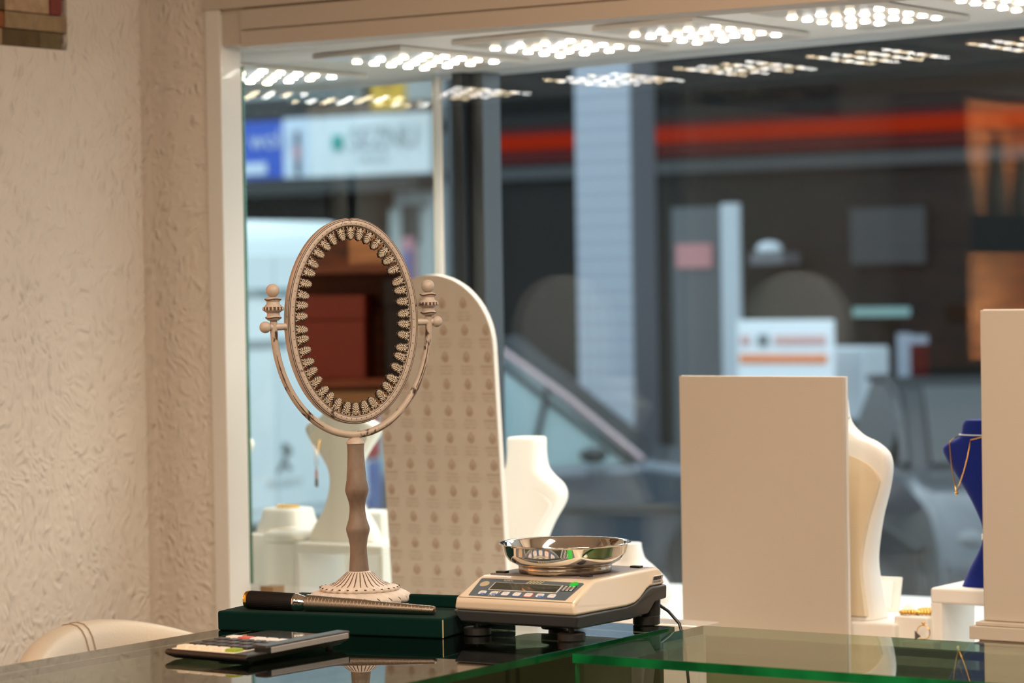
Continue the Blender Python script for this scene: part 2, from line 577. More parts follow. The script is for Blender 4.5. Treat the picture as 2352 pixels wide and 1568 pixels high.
# sliding glass leaf on the shop side, its left edge seen as a green line
t = bpy.data.objects.new('window_3', None); COL.objects.link(t); struct(t)
t.location = (onY(579, 1300, 4.36).x, 4.36, onY(577, 1340, 4.36).z)
MB().box(0, onY(1008, 500, 4.36).x - t.location.x, -.003, .003, 0, CZ - .03 - t.location.z).build('pane', 'clear_glass', t)
MB().box(-.0032, -.0001, -.003, .003, 0, CZ - .03 - t.location.z).build('edge', 'glass_edge_green', t)

# ------------------------------------------------------------------ ceiling LED panels
pu = [-3.735, -3.325, -2.995, -2.682, -2.337, -2.01]
names = ['cut off by the white jamb, leftmost of the six', 'above the oval mirror', 'above the arched printed board',
         'above the weighing pan', 'above the blank square board', 'at the top right corner of the window']
proto = None
for k, u in enumerate(pu):
    lab = 'flat white LED ceiling panel ' + names[k]
    if proto is None:
        t = thing('led_panel', (u, 4.63, CZ), 0, lab, 'ceiling light', 'LED panels in the window ceiling')
        MB().box(-.106, .106, -.222, .222, -.010, 0).build('panel', 'trim_white', t, bevel=.002)
        led = {}
        for i in range(4):
            for j in range(5):
                kind = 'led_cool' if (i - j) % 2 else 'led_warm'
                if kind not in led:
                    led[kind] = MB().lathe([(.0078, -.0125), (.0078, -.0101)], 16).build('led', kind, t)
                    o = led[kind]
                else:
                    o = led[kind].copy(); COL.objects.link(o)
                o.location = (-.0855 + i * .057, -.105 + j * .057, 0)
        proto = t
    else:
        t = copy_tree(proto); t.location.x = u; t['label'] = lab
    if k >= 4: t.location.y = 4.60
    t.location.z = CZ + TILT * (u + 3.0) - .0015; t.rotation_euler.y = -TILT
    sl_ = bpy.data.lights.new('panel_lamp', 'SPOT'); sl_.energy = 14; sl_.color = (1, .92, .80); sl_.spot_size = math.radians(150); sl_.spot_blend = .6; sl_.shadow_soft_size = .12
    so = bpy.data.objects.new('panel_lamp', sl_); COL.objects.link(so); so.location = (u, t.location.y + .02, t.location.z - .02)

# ------------------------------------------------------------------ glass counter and showcase
CT = .955
t = thing('glass_counter', (-2.30, 2.2, 0), 0, 'dark glass-topped counter carrying the green tray, mirror and weighing scale', 'counter')
MB().box(-.275, .28, -1.2, 1.182, CT - .010, CT).build('glass_top', 'counter_glass', t)
b = MB()
b.box(.2801, .2812, -1.2, 1.182, CT - .010, CT - .0004); b.box(-.2762, -.2751, -1.2, 1.182, CT - .010, CT - .0004)
b.box(-.275, .28, 1.1821, 1.183, CT - .010, CT - .0004)
b.build('glass_edge', 'glass_edge_dark', t)
b = MB()
b.box(-.27, .27, -1.15, 1.17, .03, .55)
b.box(-.27, -.262, -1.15, 1.17, .55, CT - .0101); 
b.box(-.262, .27, 1.160, 1.17, .55, CT - .0101); b.box(-.262, .27, -1.15, -1.14, .55, CT - .0101)
b.build('cabinet', 'case_dark', t)
MB().box(.258, .266, -1.15, 1.17, .55, CT - .0101).build('side_pane', 'clear_glass', t)
MB().box(-.262, .25, -1.14, 1.16, .552, .56).build('shelf_cloth', 'case_dark', t)

sx = -1.99
t = thing('glass_showcase', (sx, 3.079, 0), 0, 'green-edged clear glass showcase in front of the blank square board', 'showcase')
MB().box(0, 2.4, 0, .332, CT - .012, CT).build('glass_top', 'counter_glass', t)
b = MB()
b.box(0, 2.4, -.0012, -.0001, CT - .012, CT - .0004); b.box(-.0012, -.0001, 0, .332, CT - .012, CT - .0004)
b.build('glass_edge', 'glass_edge_green', t)
b = MB(); b.box(.003, 2.38, .002, .010, .45, CT - .0121); b.box(.003, .010, .0102, .33, .45, CT - .0121)
b.build('front_pane', 'clear_glass', t)
b = MB(); b.box(.0016, .0029, .002, .010, .45, CT - .0121); b.build('pane_edge', 'glass_edge_green', t)
b = MB(); b.box(.0, 2.4, 0, .332, 0, .45); b.box(.012, 2.38, .318, .33, .45, CT - .0121)
b.build('cabinet', 'case_olive', t)

# ------------------------------------------------------------------ green velvet tray
ty = math.radians(10.8)
tp = V((-2.568, 3.063, CT))
t = thing('jewellery_tray', tp, ty, 'dark green velvet tray under the oval mirror stand', 'tray')
MB().box(0, .345, 0, .25, 0, .027).build('base', 'green_velvet', t, smooth=True, bevel=.003, bseg=3)
MB().box(.238, .345, .119, .127, .0268, .0445).build('raised_rim', 'green_velvet', t, smooth=True, bevel=.003, bseg=3)
MB().tube([(.3448, .0005, .001), (.3448, .0005, .025)], .0008, 6).build('piping', 'line_gold', t)
TZ = CT + .027


def tray_pt(x, y, z=0):
    return tp + Matrix.Rotation(ty, 3, 'Z') @ V((x, y, .027 + z))


# ------------------------------------------------------------------ oval table mirror
AX = V((-2.4545, 3.242, TZ))
yaw = math.atan2(-.602, .799) * -1          # camera direction bearing
vd = V((AX.x, AX.y, 0)).normalized()        # from camera to the stand
nrm = (-vd) * math.cos(math.radians(21)) + V((vd.y, -vd.x, 0)) * math.sin(math.radians(21))
rz = math.atan2(nrm.y, nrm.x) + PI / 2      # local -Y looks along nrm
T = thing('table_mirror', AX, rz, 'oval swivel mirror on a distressed cream pedestal with leaf border', 'mirror')
lean = Matrix.Rotation(-.012, 4, 'Y')
SEG = 120


def flute(n, amt, z0, z1):
    def f(a, r, z):
        w = max(0, min(1, (z1 - z) / (z1 - z0)))
        return r * (1 + amt * (abs(math.cos(n * a / 2)) - .6) * w)
    return f


# lower gadrooned tier, upper scalloped dish, fluted cone
MB().lathe([(.066, 0), (.0715, .002), (.072, .006), (.069, .012), (.060, .0165), (.054, .017)], 144,
           rad=lambda a, r, z: r * (1 + .035 * math.cos(24 * a + 140 * z))).build('foot', 'base_paint', T, smooth=True, auto=False)
MB().lathe([(.050, .0155), (.0545, .0175), (.0562, .0205), (.0545, .0225), (.044, .0245), (.036, .0275), (.0285, .033), (.0225, .0385), (.0165, .0435), (.0140, .0445)],
           144, rad=lambda a, r, z: r * (1 + (.03 * math.cos(28 * a) if z < .0235 else .055 * (abs(math.cos(14 * a)) - .5) * (1 if z < .041 else .3)))
           ).build('fluted_dish', 'base_paint', T, smooth=True, auto=False)
b = MB()
for k in range(28):
    a = PI * (2 * k + 1) / 28
    pts = []
    for r, z in ((.0440, .0242), (.0358, .0275), (.0282, .0330), (.0224, .0383), (.0172, .0425)):
        pts.append((r * .975 * math.cos(a), r * .975 * math.sin(a), z + .0004))
    b.tube(pts, lambda q: .0006 + .0003 * math.sin(q * PI), 6)
    a2 = 2 * PI * k / 28
    b.ball((.0556 * math.cos(a2), .0556 * math.sin(a2), .0221), .0021, 8, (1, 1, .45))
for k in range(24):
    pts = []
    for q in range(5):
        a = 2 * PI * (k + .5) / 24 - .055 * q - .05; r = (.0700, .0703, .0690, .0665, .0632)[q]; z = (.0065, .0085, .0110, .0130, .0148)[q]
        pts.append((r * math.cos(a), r * math.sin(a), z))
    b.tube(pts, lambda q: .0002 + .0012 * math.sin(q * PI), 6)
o = b.build('worn_groove', 'groove_brown', T, smooth=True); o['label'] = 'brown worn grooves on the foot'
px = 1 / 1620.0
prof = [(23.0, 1309), (21.5, 1290), (19.7, 1270), (19.3, 1252), (22, 1235), (26.5, 1219), (27.4, 1213), (26.6, 1207), (21, 1190), (18.3, 1172), (18.0, 1160),
        (20.5, 1146), (24.8, 1133), (27.3, 1124), (26.6, 1117), (23, 1099), (20.6, 1068), (19.1, 1036), (19.6, 1022), (20.3, 1014), (19.0, 1013)]
b = MB(lean); b.lathe([(r * px, .0435 + (1310 - y) * px) for r, y in prof], 40)
b.build('stem', 'stem_paint', T, smooth=True)
b = MB(lean); b.lathe([(.0135, .2255), (.0130, .2285), (.0095, .232), (.006, .234)], 24)
b.build('collar', 'frame_paint', T, smooth=True)
PZ = .3945
# U-shaped yoke
pts = []
for k in range(61):
    a = PI * k / 60
    pts.append((.1175 * math.cos(PI + a), 0, PZ - .1565 * math.sin(a)))
pts = [(-.1175, 0, PZ + .012)] + pts + [(.1175, 0, PZ + .012)]
yk = MB(lean).tube(pts, .0052, 14).build('yoke', 'arm_paint', T, smooth=True)
b = MB(lean)
for a0_, a1_, dy_, dr_ in ((.25, .62, -.0046, .0020), (.66, 1.15, -.0050, .0009), (1.75, 2.2, -.0045, .0022), (2.25, 2.75, -.0047, .0018), (2.5, 2.95, -.0050, -.0010)):
    n_ = 14
    q_ = []
    for k in range(n_ + 1):
        a = a0_ + (a1_ - a0_) * k / n_
        q_.append(((.1175 + dr_) * math.cos(PI + a), dy_, PZ - (.1565 + dr_) * math.sin(a)))
    b.tube(q_, lambda w_: .0003 + .0008 * math.sin(w_ * PI) * (.7 + .3 * math.sin(w_ * 23)), 6)
b.build('worn_streak', 'groove_brown', yk, smooth=True)
fin = [(r, z * .9) for r, z in [(.0075, 0), (.0100, .0025), (.0107, .0045), (.0104, .0062), (.0090, .0075), (.0088, .0115), (.0105, .0132), (.0137, .0155), (.0141, .0185), (.0135, .0212),
       (.0108, .0240), (.0092, .0258), (.0090, .0295), (.0110, .0318), (.0113, .0334), (.0100, .0348), (.0080, .0360), (.0052, .0368)]]
for sgn in (-1, 1):
    m = lean @ Matrix.Translation((sgn * .1175, 0, PZ + .009))
    b = MB(m); b.lathe(fin, 32); b.ball((0, 0, .0420), .0096, 20)
    f = b.build('finial', 'frame_paint', T, smooth=True)
    b = MB(m)
    for k in range(16):
        a = 2 * PI * k / 16
        b.ball((.0136 * math.cos(a), .0136 * math.sin(a), .0165), .0018, 8, (.9, .9, 1.7))
    b.build('bead_ring', 'frame_paint', f, smooth=True)
    b = MB(m); b.lathe([(.0130, .0138), (.0143, .0148), (.0143, .0186), (.0130, .0194)], 32, cap=False)
    for rr_, zz_ in ((.0108, .0040), (.0112, .0298)):
        b.tube([(rr_ * math.cos(a), rr_ * math.sin(a), zz_ + .0006 * math.sin(3 * a)) for a in [2 * PI * k / 40 for k in range(40)]], .0009, 6, closed=True)
    b.build('worn_ring', 'groove_brown', f, smooth=True)
    m2 = lean @ Matrix.Translation((0, 0, PZ))
    b = MB(m2)
    b.tube([(sgn * .123, 0, 0), (sgn * .099, 0, 0)], .0050, 12)
    b.build('pivot', 'frame_paint', T, smooth=True)
    b = MB(m2); b.ball((sgn * .1300, 0, 0), .0083, 18)
    b.build('knob', 'frame_paint', T, smooth=True)
# oval frame: swept profile
fa, fb = .0985, .1455
mm = lean @ Matrix.Translation((.0, 0, PZ + .0045))


def oval_ring(prof, n=160):
    """prof: (inset, y) closed cross-section swept round the oval"""
    R = []
    for k in range(n):
        a = 2 * PI * k / n
        R.append([((fa - i) * math.cos(a), y, (fb - i) * math.sin(a)) for i, y in prof])
    R.append(R[0]); return R


b = MB(mm); b.loft(oval_ring([(0, .010), (-.0005, -.004), (.0012, -.0068), (.0026, -.0062), (.0034, -.0074), (.0095, -.0074), (.0108, -.0060), (.0108, .010)]), cap=False)
frame = b.build('frame', 'frame_paint', T, smooth=True, auto=False)
b = MB(mm)
n = 76
for k in range(n):
    a = 2 * PI * k / n
    b.ball(((fa - .0068) * math.cos(a), -.0073, (fb - .0068) * math.sin(a)), .0008, 6)
b.loft(oval_ring([(.0026, -.0060), (.0022, -.0068), (.0030, -.0073), (.0034, -.0066)]), cap=False)
b.loft(oval_ring([(.0004, -.0055), (.0002, -.0061), (.0010, -.0069), (.0013, -.0062)]), cap=False)
b.loft(oval_ring([(.0094, -.0070), (.0095, -.0077), (.0101, -.0072), (.0100, -.0066)]), cap=False)
b.build('rivet_line', 'groove_brown', frame, smooth=True)
MB(mm).prism(ellipse(120, fa - .010, fb - .010), lambda x, z: (x, -.0020, z), lambda x, z: (x, .004, z)).build('mirror_glass', 'mirror_glass', T)
MB(mm).prism(ellipse(120, fa - .004, fb - .004), lambda x, z: (x, .0042, z), lambda x, z: (x, .009, z)).build('back_plate', 'leaf_back', T)


# leaf border: little palmettes with scrolls between
def leaf_mesh():
    b = MB()
    out = []
    for k in range(24):                       # dark scalloped backing
        a = 2 * PI * k / 24
        r = 1 + .10 * math.cos(9 * a)
        out.append((.0068 * r * math.sin(a), .0108 + .0084 * r * math.cos(a)))
    b.mi = 1
    b.prism(out, lambda x, y: (x, y, 0), lambda x, y: (x * .96, y, .0006))
    b.prism([(-.0066, -.002), (.0066, -.002), (.0058, .0035), (0, .0055), (-.0058, .0035)], lambda x, y: (x, y, 0), lambda x, y: (x, y, .0005))
    b.mi = 0
    b.tube([(0, .0015, .0012), (0, .010, .0017), (0, .0185, .0010)], lambda q: .0008 * (1.2 - q * .7), 6)
    for s in (-1, 1):
        for q in range(5):
            y0 = .0052 + q * .0025
            L = (.0052, .0062, .0060, .0052, .0036)[q]; an = math.radians(24 + q * 10)
            p = [(s * .0003, y0, .0012), (s * L * .55 * math.cos(an), y0 + L * .5 * math.sin(an), .0020), (s * L * math.cos(an), y0 + L * 1.05 * math.sin(an), .0011)]
            b.tube(p, lambda t: .00046 + .00050 * math.sin(min(1, t * 1.1) * PI * .8), 6)
    # scroll pair at the foot
    for s in (-1, 1):
        pts = [(s * (.0030 + .0021 * math.cos(a)), .0022 + .0021 * math.sin(a), .0012) for a in [PI * 1.3 - i * .75 for i in range(8)]]
        b.tube(pts, .00062, 5)
        b.tube([(s * .0002, .0056, .0012), (s * .0038, .0040, .0014), (s * .0062, .0058, .0012)], .0005, 5)
        b.ball((s * .0062, .0012, .0012), .0009, 8)
    return b


NL = 42
lp = None
per = []
NN = 720; acc = [0]
for k in range(NN):
    a0, a1 = 2 * PI * k / NN, 2 * PI * (k + 1) / NN
    acc.append(acc[-1] + math.hypot((fa - .013) * (math.cos(a1) - math.cos(a0)), (fb - .013) * (math.sin(a1) - math.sin(a0))))
for j in range(NL):
    target = acc[-1] * (j + .5) / NL
    k = next(i for i, x in enumerate(acc) if x >= target)
    a = 2 * PI * k / NN
    P = V(((fa - .0112) * math.cos(a), -.0036, (fb - .0112) * math.sin(a)))
    inward = V((-math.cos(a) / fa, 0, -math.sin(a) / fb)).normalized()
    inward = (inward + V((0, 0, .10 * (1 if j % 3 else -1)))).normalized()
    out_ = V((0, -1, 0)); xax = inward.cross(out_)
    m = Matrix((xax, inward, out_)).transposed().to_4x4(); m.translation = P
    if lp is None:
        o = leaf_mesh().build('leaf', ['leaf_paint', 'leaf_back'], frame, smooth=True, auto=False); lp = o
    else:
        o = lp.copy(); COL.objects.link(o)
    o.matrix_local = mm @ m

# ------------------------------------------------------------------ ring mandrel
p0 = V((-2.5455, 3.1004, TZ)); p1 = V((-2.262, 3.1555, TZ))
R0_, R1_ = .0128, .0060
a0 = p0 + V((0, 0, R0_ + .0004)); a1 = p1 + V((0, 0, R1_ + .0004))
L = (a1 - a0).length
dirn = (a1 - a0).normalized()
t = thing('ring_mandrel', p0, 0, 'steel ring sizing stick with black ribbed grip lying across the green tray', 'ring stick')
m = Matrix.Translation(a0 - p0) @ dirn.to_track_quat('Z', 'Y').to_matrix().to_4x4()
H = .078
MB(m).lathe([(.0095, -.0005), (.0118, 0), (.0126, .002), (.0126, .0052)], 32).build('end_cap', 'gold', t, smooth=True)
MB(m).lathe([(.0120, .0050), (.0127, .0062), (.0127, H - .004), (.0123, H - .002)], 96, rad=lambda a, r, z: r * (1 + .018 * math.cos(32 * a))).build('grip', 'grip_black', t, smooth=True, auto=False)
MB(m).lathe([(.0124, H - .002), (.0126, H - .001), (.0126, H + .0035), (.0112, H + .005), (.0110, H + .008), (.0096, H + .0125), (.0092, H + .016), (.0112, H + .0175)], 32).build('ferrule', 'chrome', t, smooth=True)
z0 = H + .0172; pr = [(.0100, z0 - .001)]
N = 36
for k in range(N):
    za = z0 + (L - z0) * k / N; zb = z0 + (L - z0) * (k + .90) / N; zc = z0 + (L - z0) * (k + .985) / N
    ra = .0123 + (R1_ - .0123) * (k / N)
    pr += [(ra, za + .0001), (ra - .00017 * .9, zb), (ra - .00055, zb + .00005), (ra - .00055, zc)]
pr += [(R1_ * .9, L), (R1_ * .45, L + .0008), (R1_ * .40, L - .002)]
MB(m).lathe(pr, 40).build('graduated_rod', 'brushed_steel', t, smooth=True)

# pencil behind the mirror foot
pa = tray_pt(.215, .150, .0036); pb = tray_pt(.060, .238, .0036)
t = thing('pencil', tray_pt(.215, .150), 0, 'sharp wooden pencil tip poking out behind the mirror foot on the tray', 'pencil')
dq = (pa - pb).normalized()
m = Matrix.Translation(pb - tray_pt(.215, .150)) @ dq.to_track_quat('Z', 'Y').to_matrix().to_4x4()
Lp = (pa - pb).length
MB(m).lathe([(.0035, 0), (.0035, Lp - .018)], 6).build('shaft', 'sign_yellow', t)
MB(m).lathe([(.0035, Lp - .018), (.0010, Lp - .004)], 12).build('sharpened_wood', 'pencil_wood', t)
MB(m).lathe([(.0010, Lp - .004), (.0002, Lp)], 8).build('lead', 'black_plastic', t)

# ------------------------------------------------------------------ weighing scale
sy = math.radians(1.5)
SP = V((-2.1365, 3.162, CT))
t = thing('weighing_scale', SP, sy, 'cream electronic weighing scale with blue-grey keypad at the counter edge', 'scale')


def side_prism(prof, x, bm=None, fx=None):
    b = bm or MB()
    fx = fx or (lambda y, z: 0)
    return b.prism(prof, lambda y, z: (-x + fx(y, z), y, z), lambda y, z: (x - fx(y, z), y, z))


shell = [(0, .036), (0, .050), (.003, .0535), (.050, .0745), (.060, .0775), (.232, .0790), (.239, .0765), (.241, .072), (.241, .0555), (.200, .0555),
         (.188, .0525), (.176, .0475), (.165, .042), (.150, .0375), (.130, .0355)]
b = side_prism(shell, .1005, fx=lambda y, z: .012 * max(0, (z - .045) / .034) + (.004 if y < .004 else 0))
b.build('housing', 'scale_cream', t, smooth=True, bevel=.008, bseg=5)
base = [(0.0005, .0358), (.130, .0353), (.150, .0373), (.165, .0418), (.176, .0473), (.188, .0523), (.200, .0553), (.2405, .0553), (.2395, .036), (.206, .034), (.203, .018),
        (.160, .0145), (.020, .0165), (.008, .0190)]
b = side_prism(base, .0995, fx=lambda y, z: .010 * max(0, (.03 - z) / .014))
b.build('base', 'scale_dark', t, smooth=True, bevel=.003, bseg=2)
# top deck
b = MB(); b.box(-.080, .080, .066, .226, .0770, .0797); b.build('deck', 'scale_plate', t, smooth=True, bevel=.0015)
for sx_, sy_ in ((-.067, .077), (.067, .077), (.067, .212), (-.067, .212)):
    MB().box(sx_ - .0075, sx_ + .0075, sy_ - .005, sy_ + .005, .0796, .0822).build('pad', 'black_rubber', t)
# feet
def foot(x, y, h, r, tall):
    b = MB(); b.lathe([(r * .93, 0), (r, .0012), (r, h - .001), (r * .94, h)], 40, c=(x, y, .0002), rad=lambda a, q, z: q * (1 + .02 * math.cos(14 * a)))
    b.lathe([(.004, h - .001), (.004, h + .012)], 12, c=(x, y, 0))
    if tall: b.lathe([(.0135, h), (.0140, .034), (.012, .0355)], 40, c=(x + .004, y + .004, 0), rad=lambda a, q, z: q * (1 + .03 * math.cos(12 * a)))
    b.build('foot', 'black_rubber', t, smooth=True)


foot(-.0745, .024, .0105, .0185, 0); foot(.0745, .024, .0105, .0185, 0)
foot(.0760, .222, .0130, .0185, 1); foot(-.0745, .222, .0130, .0185, 1)
# keypad on the slope
ang = math.atan2(.0745 - .0535, .047)
PM = Matrix.Translation((0, .0030, .0538)) @ Matrix.Rotation(ang, 4, 'X')
SL = math.hypot(.021, .047)
b = MB(PM)
b.prism([(-.0765, .004), (.0765, .004), (.0815, SL - .004), (.0795, SL - .002), (-.0795, SL - .002), (-.0815, SL - .004)], lambda x, y: (x, y, -.0008), lambda x, y: (x, y, .0008))
kp = b.build('keypad_panel', 'panel_blue', t)
ym = .0195
b = MB(PM); b.box(-.054, .054, ym, ym + .0205, .0008, .0012); b.build('display_border', 'line_white', kp)
b = MB(PM); b.box(-.0525, .0525, ym + .0012, ym + .0193, .00115, .0016); b.build('display', 'lcd', kp)
MB(PM @ Matrix.Translation((-.068, .034, 0))).lathe([(.0070, .0008), (.0070, .0013)], 24).build('level_window', 'case_olive', kp)
b = MB(PM)
for k in range(5):
    b.prism([(-.006 + k * .0052, SL - .0105), (-.0035 + k * .0052 - k * .0003, SL - .0105), (.0005 + k * .0052 - k * .0003, SL - .0035), (-.002 + k * .0052, SL - .0035)],
            lambda x, y: (x, y, .0008), lambda x, y: (x, y, .0012))
    b.prism([(-.046 + k * .0042, .0045), (-.0440 + k * .0042, .0045), (-.0395 + k * .0042, .0175), (-.0415 + k * .0042, .0175)] if k in (0, 1, 2) else
            [(-.036 + k * .0042, .0145), (-.0345 + k * .0042, .0145), (-.0335 + k * .0042, .0175), (-.035 + k * .0042, .0175)],
            lambda x, y: (x, y, .0008), lambda x, y: (x, y, .0011))
b.build('stripes', 'line_gold', kp)
for s, size, x, y, mm_ in (('KERN', .0058, -.036, SL - .0062, 'line_white'),):
    vs, fs = text_geo(s, size); MB(PM @ Matrix.Translation((x, y, .0011))).raw(vs, fs).build('lettering', mm_, kp)
b = MB(PM); b.box(.0565, .0755, ym + .006, ym + .0205, .0008, .0012); rt = b.build('data_table', 'black_plastic', kp)
b = MB(PM)
for i in range(3):
    for j in range(4):
        b.box(.0580 + i * .006, .0580 + i * .006 + .004, ym + .0075 + j * .0033, ym + .0090 + j * .0033, .0012, .0014)
b.build('data_print', 'line_white', kp)
MB(PM @ Matrix.Translation((.0685, SL - .0075, 0))).lathe([(.0062, .0008), (.0062, .0016)], 24).build('round_sticker', 'sticker_green', kp)
for k in range(7):
    x = -.058 + k * .0183
    col = 'key_red' if k == 4 else 'key_blue'
    y0, y1 = .0065, .0155
    def rr(cx, w, y0, y1, c=.0016):
        return [(cx - w + c, y0), (cx + w - c, y0), (cx + w, y0 + c), (cx + w, y1 - c), (cx + w - c, y1), (cx - w + c, y1), (cx - w, y1 - c), (cx - w, y0 + c)]
    b = MB(PM)
    b.mi = 1; b.prism(rr(x, .0064, y0 - .0006, y1 + .0006), lambda x, y: (x, y, .0006), lambda x, y: (x, y, .0012))
    b.mi = 0; b.prism(rr(x, .0056, y0, y1), lambda x, y: (x, y, .001), lambda x, y: (x, y, .0016))
    if k in (0, 1, 5):
        b.mi = 2; b.box(x - .002, x + .0052, y0 + .0004, y0 + .0030, .0014, .0018)
    bt = b.build('button', ['key_white', col, 'key_blue'], kp)
    vs, fs = text_geo(['ON', 'MODE', 'PCS', '%', 'UNIT', 'PRINT', 'TARE'][k], .0024)
    MB(PM @ Matrix.Translation((x, .0118, .00175))).raw(vs, fs).build('legend', 'decal_grey', bt)
# serial label on the right side
SM = Matrix.Translation((.0962, .218, .0640)) @ Matrix.Rotation(PI / 2, 4, 'Z') @ Matrix.Rotation(PI / 2 + .30, 4, 'X')
b = MB(SM)
b.box(-.014, .014, -.006, .006, -.0006, .0006); sl = b.build('serial_label', 'key_white', t)
b = MB(SM)
x = -.012
while x < .008:
    w = random.choice((.0004, .0007, .001)); b.box(x, x + w, 0, .0050, .0006, .0008); x += w + random.choice((.0004, .0007))
vs, fs = text_geo('WF1621865', .0040)
MB(SM @ Matrix.Translation((0, -.0032, .0008))).raw(vs, fs).build('serial_print', 'black_plastic', sl)
b.build('barcode', 'black_plastic', sl)
SR = Matrix.Rotation(sy, 3, 'Z')
# pan
pc = SP + SR @ V((.004, .126, .0798))
t = thing('weighing_pan', pc, sy, 'shiny round steel bowl resting on the cream scale', 'pan')
b = MB()
prof = [(.0, .0125), (.050, .0125), (.064, .0135), (.074, .0180), (.0812, .0270), (.0845, .0385), (.0880, .0405), (.0900, .0408), (.0905, .0398), (.0880, .0392), (.0860, .0375),
        (.0832, .0265), (.0765, .0168), (.066, .0112), (.050, .0098), (.0, .0098)]
b.lathe([(r * 1.01, z) for r, z in prof], 96, cap=False); b.build('bowl', 'chrome', t, smooth=True, auto=False)
b = MB(); b.lathe([(.0600, .0005), (.0635, .0008), (.0640, .0100), (.0600, .0104), (.0595, .0005)], 96, cap=False, rad=lambda a, r, z: r * (1 + .004 * math.cos(60 * a)))
b.build('foot_ring', 'brushed_steel', t, smooth=True, auto=False)
# power cable
pts = [onX(1530, 1418, -2.06), onX(1540, 1428, -2.045), onX(1547, 1440, -2.03), onX(1546, 1462, -2.02)]
q = [SP + SR @ V((.082, .236, .030)), V((-2.045, 3.41, .972)), V((-2.030, 3.414, .955)), V((-2.014, 3.40, .93)), V((-2.005, 3.397, .86)), V((-2.004, 3.395, .5)), V((-2.004, 3.395, .06)), V((-2.004, 3.42, .006)), V((-2.03, 3.5, .003))]
o = MB().tube(q, .0022, 8).build('power_cable', 'black_plastic', smooth=True)
tag(o, 'thin black cable dropping off the counter edge behind the scale', 'cable')

# ------------------------------------------------------------------ calculator
t = thing('desktop_calculator', (-2.362, 2.790, CT), math.radians(-1), 'dark desktop calculator with cream keys at the front of the counter', 'calculator')
CM = Matrix.Translation((0, 0, .0006)) @ Matrix.Rotation(math.radians(.5), 4, 'X')
b = MB(CM)
b.prism([(.0, .006), (.003, .0125), (.205, .0125), (.210, .008), (.200, .002), (.010, .0005)], lambda y, z: (-.070 + (.010 if z < .003 else 0), y, z), lambda y, z: (.070 - (.006 if z < .003 else 0), y, z))
b.build('body', 'black_plastic', t, smooth=True, bevel=.0035, bseg=3)
b = MB(CM); b.box(-.060, .044, .006, .132, .0115, .0135); b.build('faceplate', 'key_cream', t, bevel=.0006)
b = MB(CM); b.box(.048, .0705, .040, .212, .0085, .0195); dh = b.build('side_housing', 'black_plastic', t, smooth=True, bevel=.003, bseg=3)
b = MB(CM); b.box(.0700, .0718, .048, .206, .0095, .0172); b.build('silver_strip', 'silver_plastic', dh, bevel=.0025, bseg=3)
b = MB(CM); b.box(-.060, .045, .140, .200, .0118, .0140); b.build('display', 'lcd', t)
for j in range(5):
    for i in range(5):
        w = .0088; x = -.048 + i * .0205; y = .019 + j * .0240
        kc = 'key_cream' if j == 0 else ('key_black' if j in (1, 2, 3) else ('key_red' if i == 1 else 'key_white'))
        if i == 4 and j == 0: kc = 'key_green'
        b = MB(CM); b.prism([(x - w, y - .009), (x + w, y - .009), (x + w, y + .009), (x - w, y + .009)], lambda a, c: (a, c, .0132), lambda a, c: (x + (a - x) * .88, y + (c - y) * .86, .0172))
        b.build('key', kc, t, bevel=.0008)
for fx_, fy_ in ((-.050, .022), (.055, .022), (-.055, .185), (.055, .185)):
    z = fy_ * math.sin(math.radians(.5)) + .0006
    MB().lathe([(.005, .0001), (.005, z + .003)], 16, c=(fx_, fy_, 0)).build('foot', 'black_rubber', t)

# ------------------------------------------------------------------ cream leather chair
t = thing('tub_chair', (-3.02, 3.34, 0), 0, 'cream leather tub chair behind the counter by the plaster wall', 'chair')
N = 41


def back_curve(q, off):          # q -1..1 along the back, plan arc bulging to -X
    v = q * .30
    return V((-.05 + .30 * q * q * .5 + off, v, 0))


rings = []
for i in range(N):
    q = -1 + 2 * i / (N - 1)
    top = .912 - .085 * q * q - .02 * q ** 4
    ring = []
    for k in range(24):
        a = 2 * PI * k / 24
        ca, sa = math.cos(a), math.sin(a)
        zz = .62 + (top - .62) * .5 * (1 + math.copysign(abs(sa) ** .45, sa)) * 1 - .0
        ring.append(back_curve(q, .042 * math.copysign(abs(ca) ** .8, ca)) + V((0, 0, zz)))
    rings.append(ring)
bk = MB().loft(rings).build('backrest', 'chair_cream', t, smooth=True, auto=False)
for qq in (-.12, -.065):
    top = .912 - .085 * qq * qq
    pts = []
    for k in range(13):
        a = PI * k / 12
        ca, sa = math.cos(a), math.sin(a)
        pts.append(back_curve(qq, .0425 * math.copysign(abs(ca) ** .8, ca)) + V((0, 0, .62 + (top - .62) * .5 * (1 + sa ** .45) + .0004)))
    MB().tube(pts, .0012, 6).build('seam', 'thread', bk, smooth=True)
b = MB(); b.lathe([(.05, .42), (.24, .42), (.27, .44), (.27, .50), (.25, .53), (.10, .54)], 40, c=(.14, 0, 0)); b.build('seat', 'chair_cream', t, smooth=True)
b = MB(); b.box(-.07, -.02, -.20, .20, .46, .66); b.build('back_support', 'chair_cream', t, bevel=.01)
b = MB(); b.lathe([(.22, 0), (.22, .012), (.03, .035), (.028, .42)], 32, c=(.14, 0, 0)); b.build('pedestal', 'chrome', t, smooth=True)

# ------------------------------------------------------------------ window display: arched printed boards
def arch_pts(w, h, n=28):
    r = w / 2
    p = [(-r, 0), (r, 0)]
    for k in range(n + 1):
        a = PI * k / n
        p.append((r * math.cos(a), h - r + r * math.sin(a)))
    return p


AW, AH = .264, .651


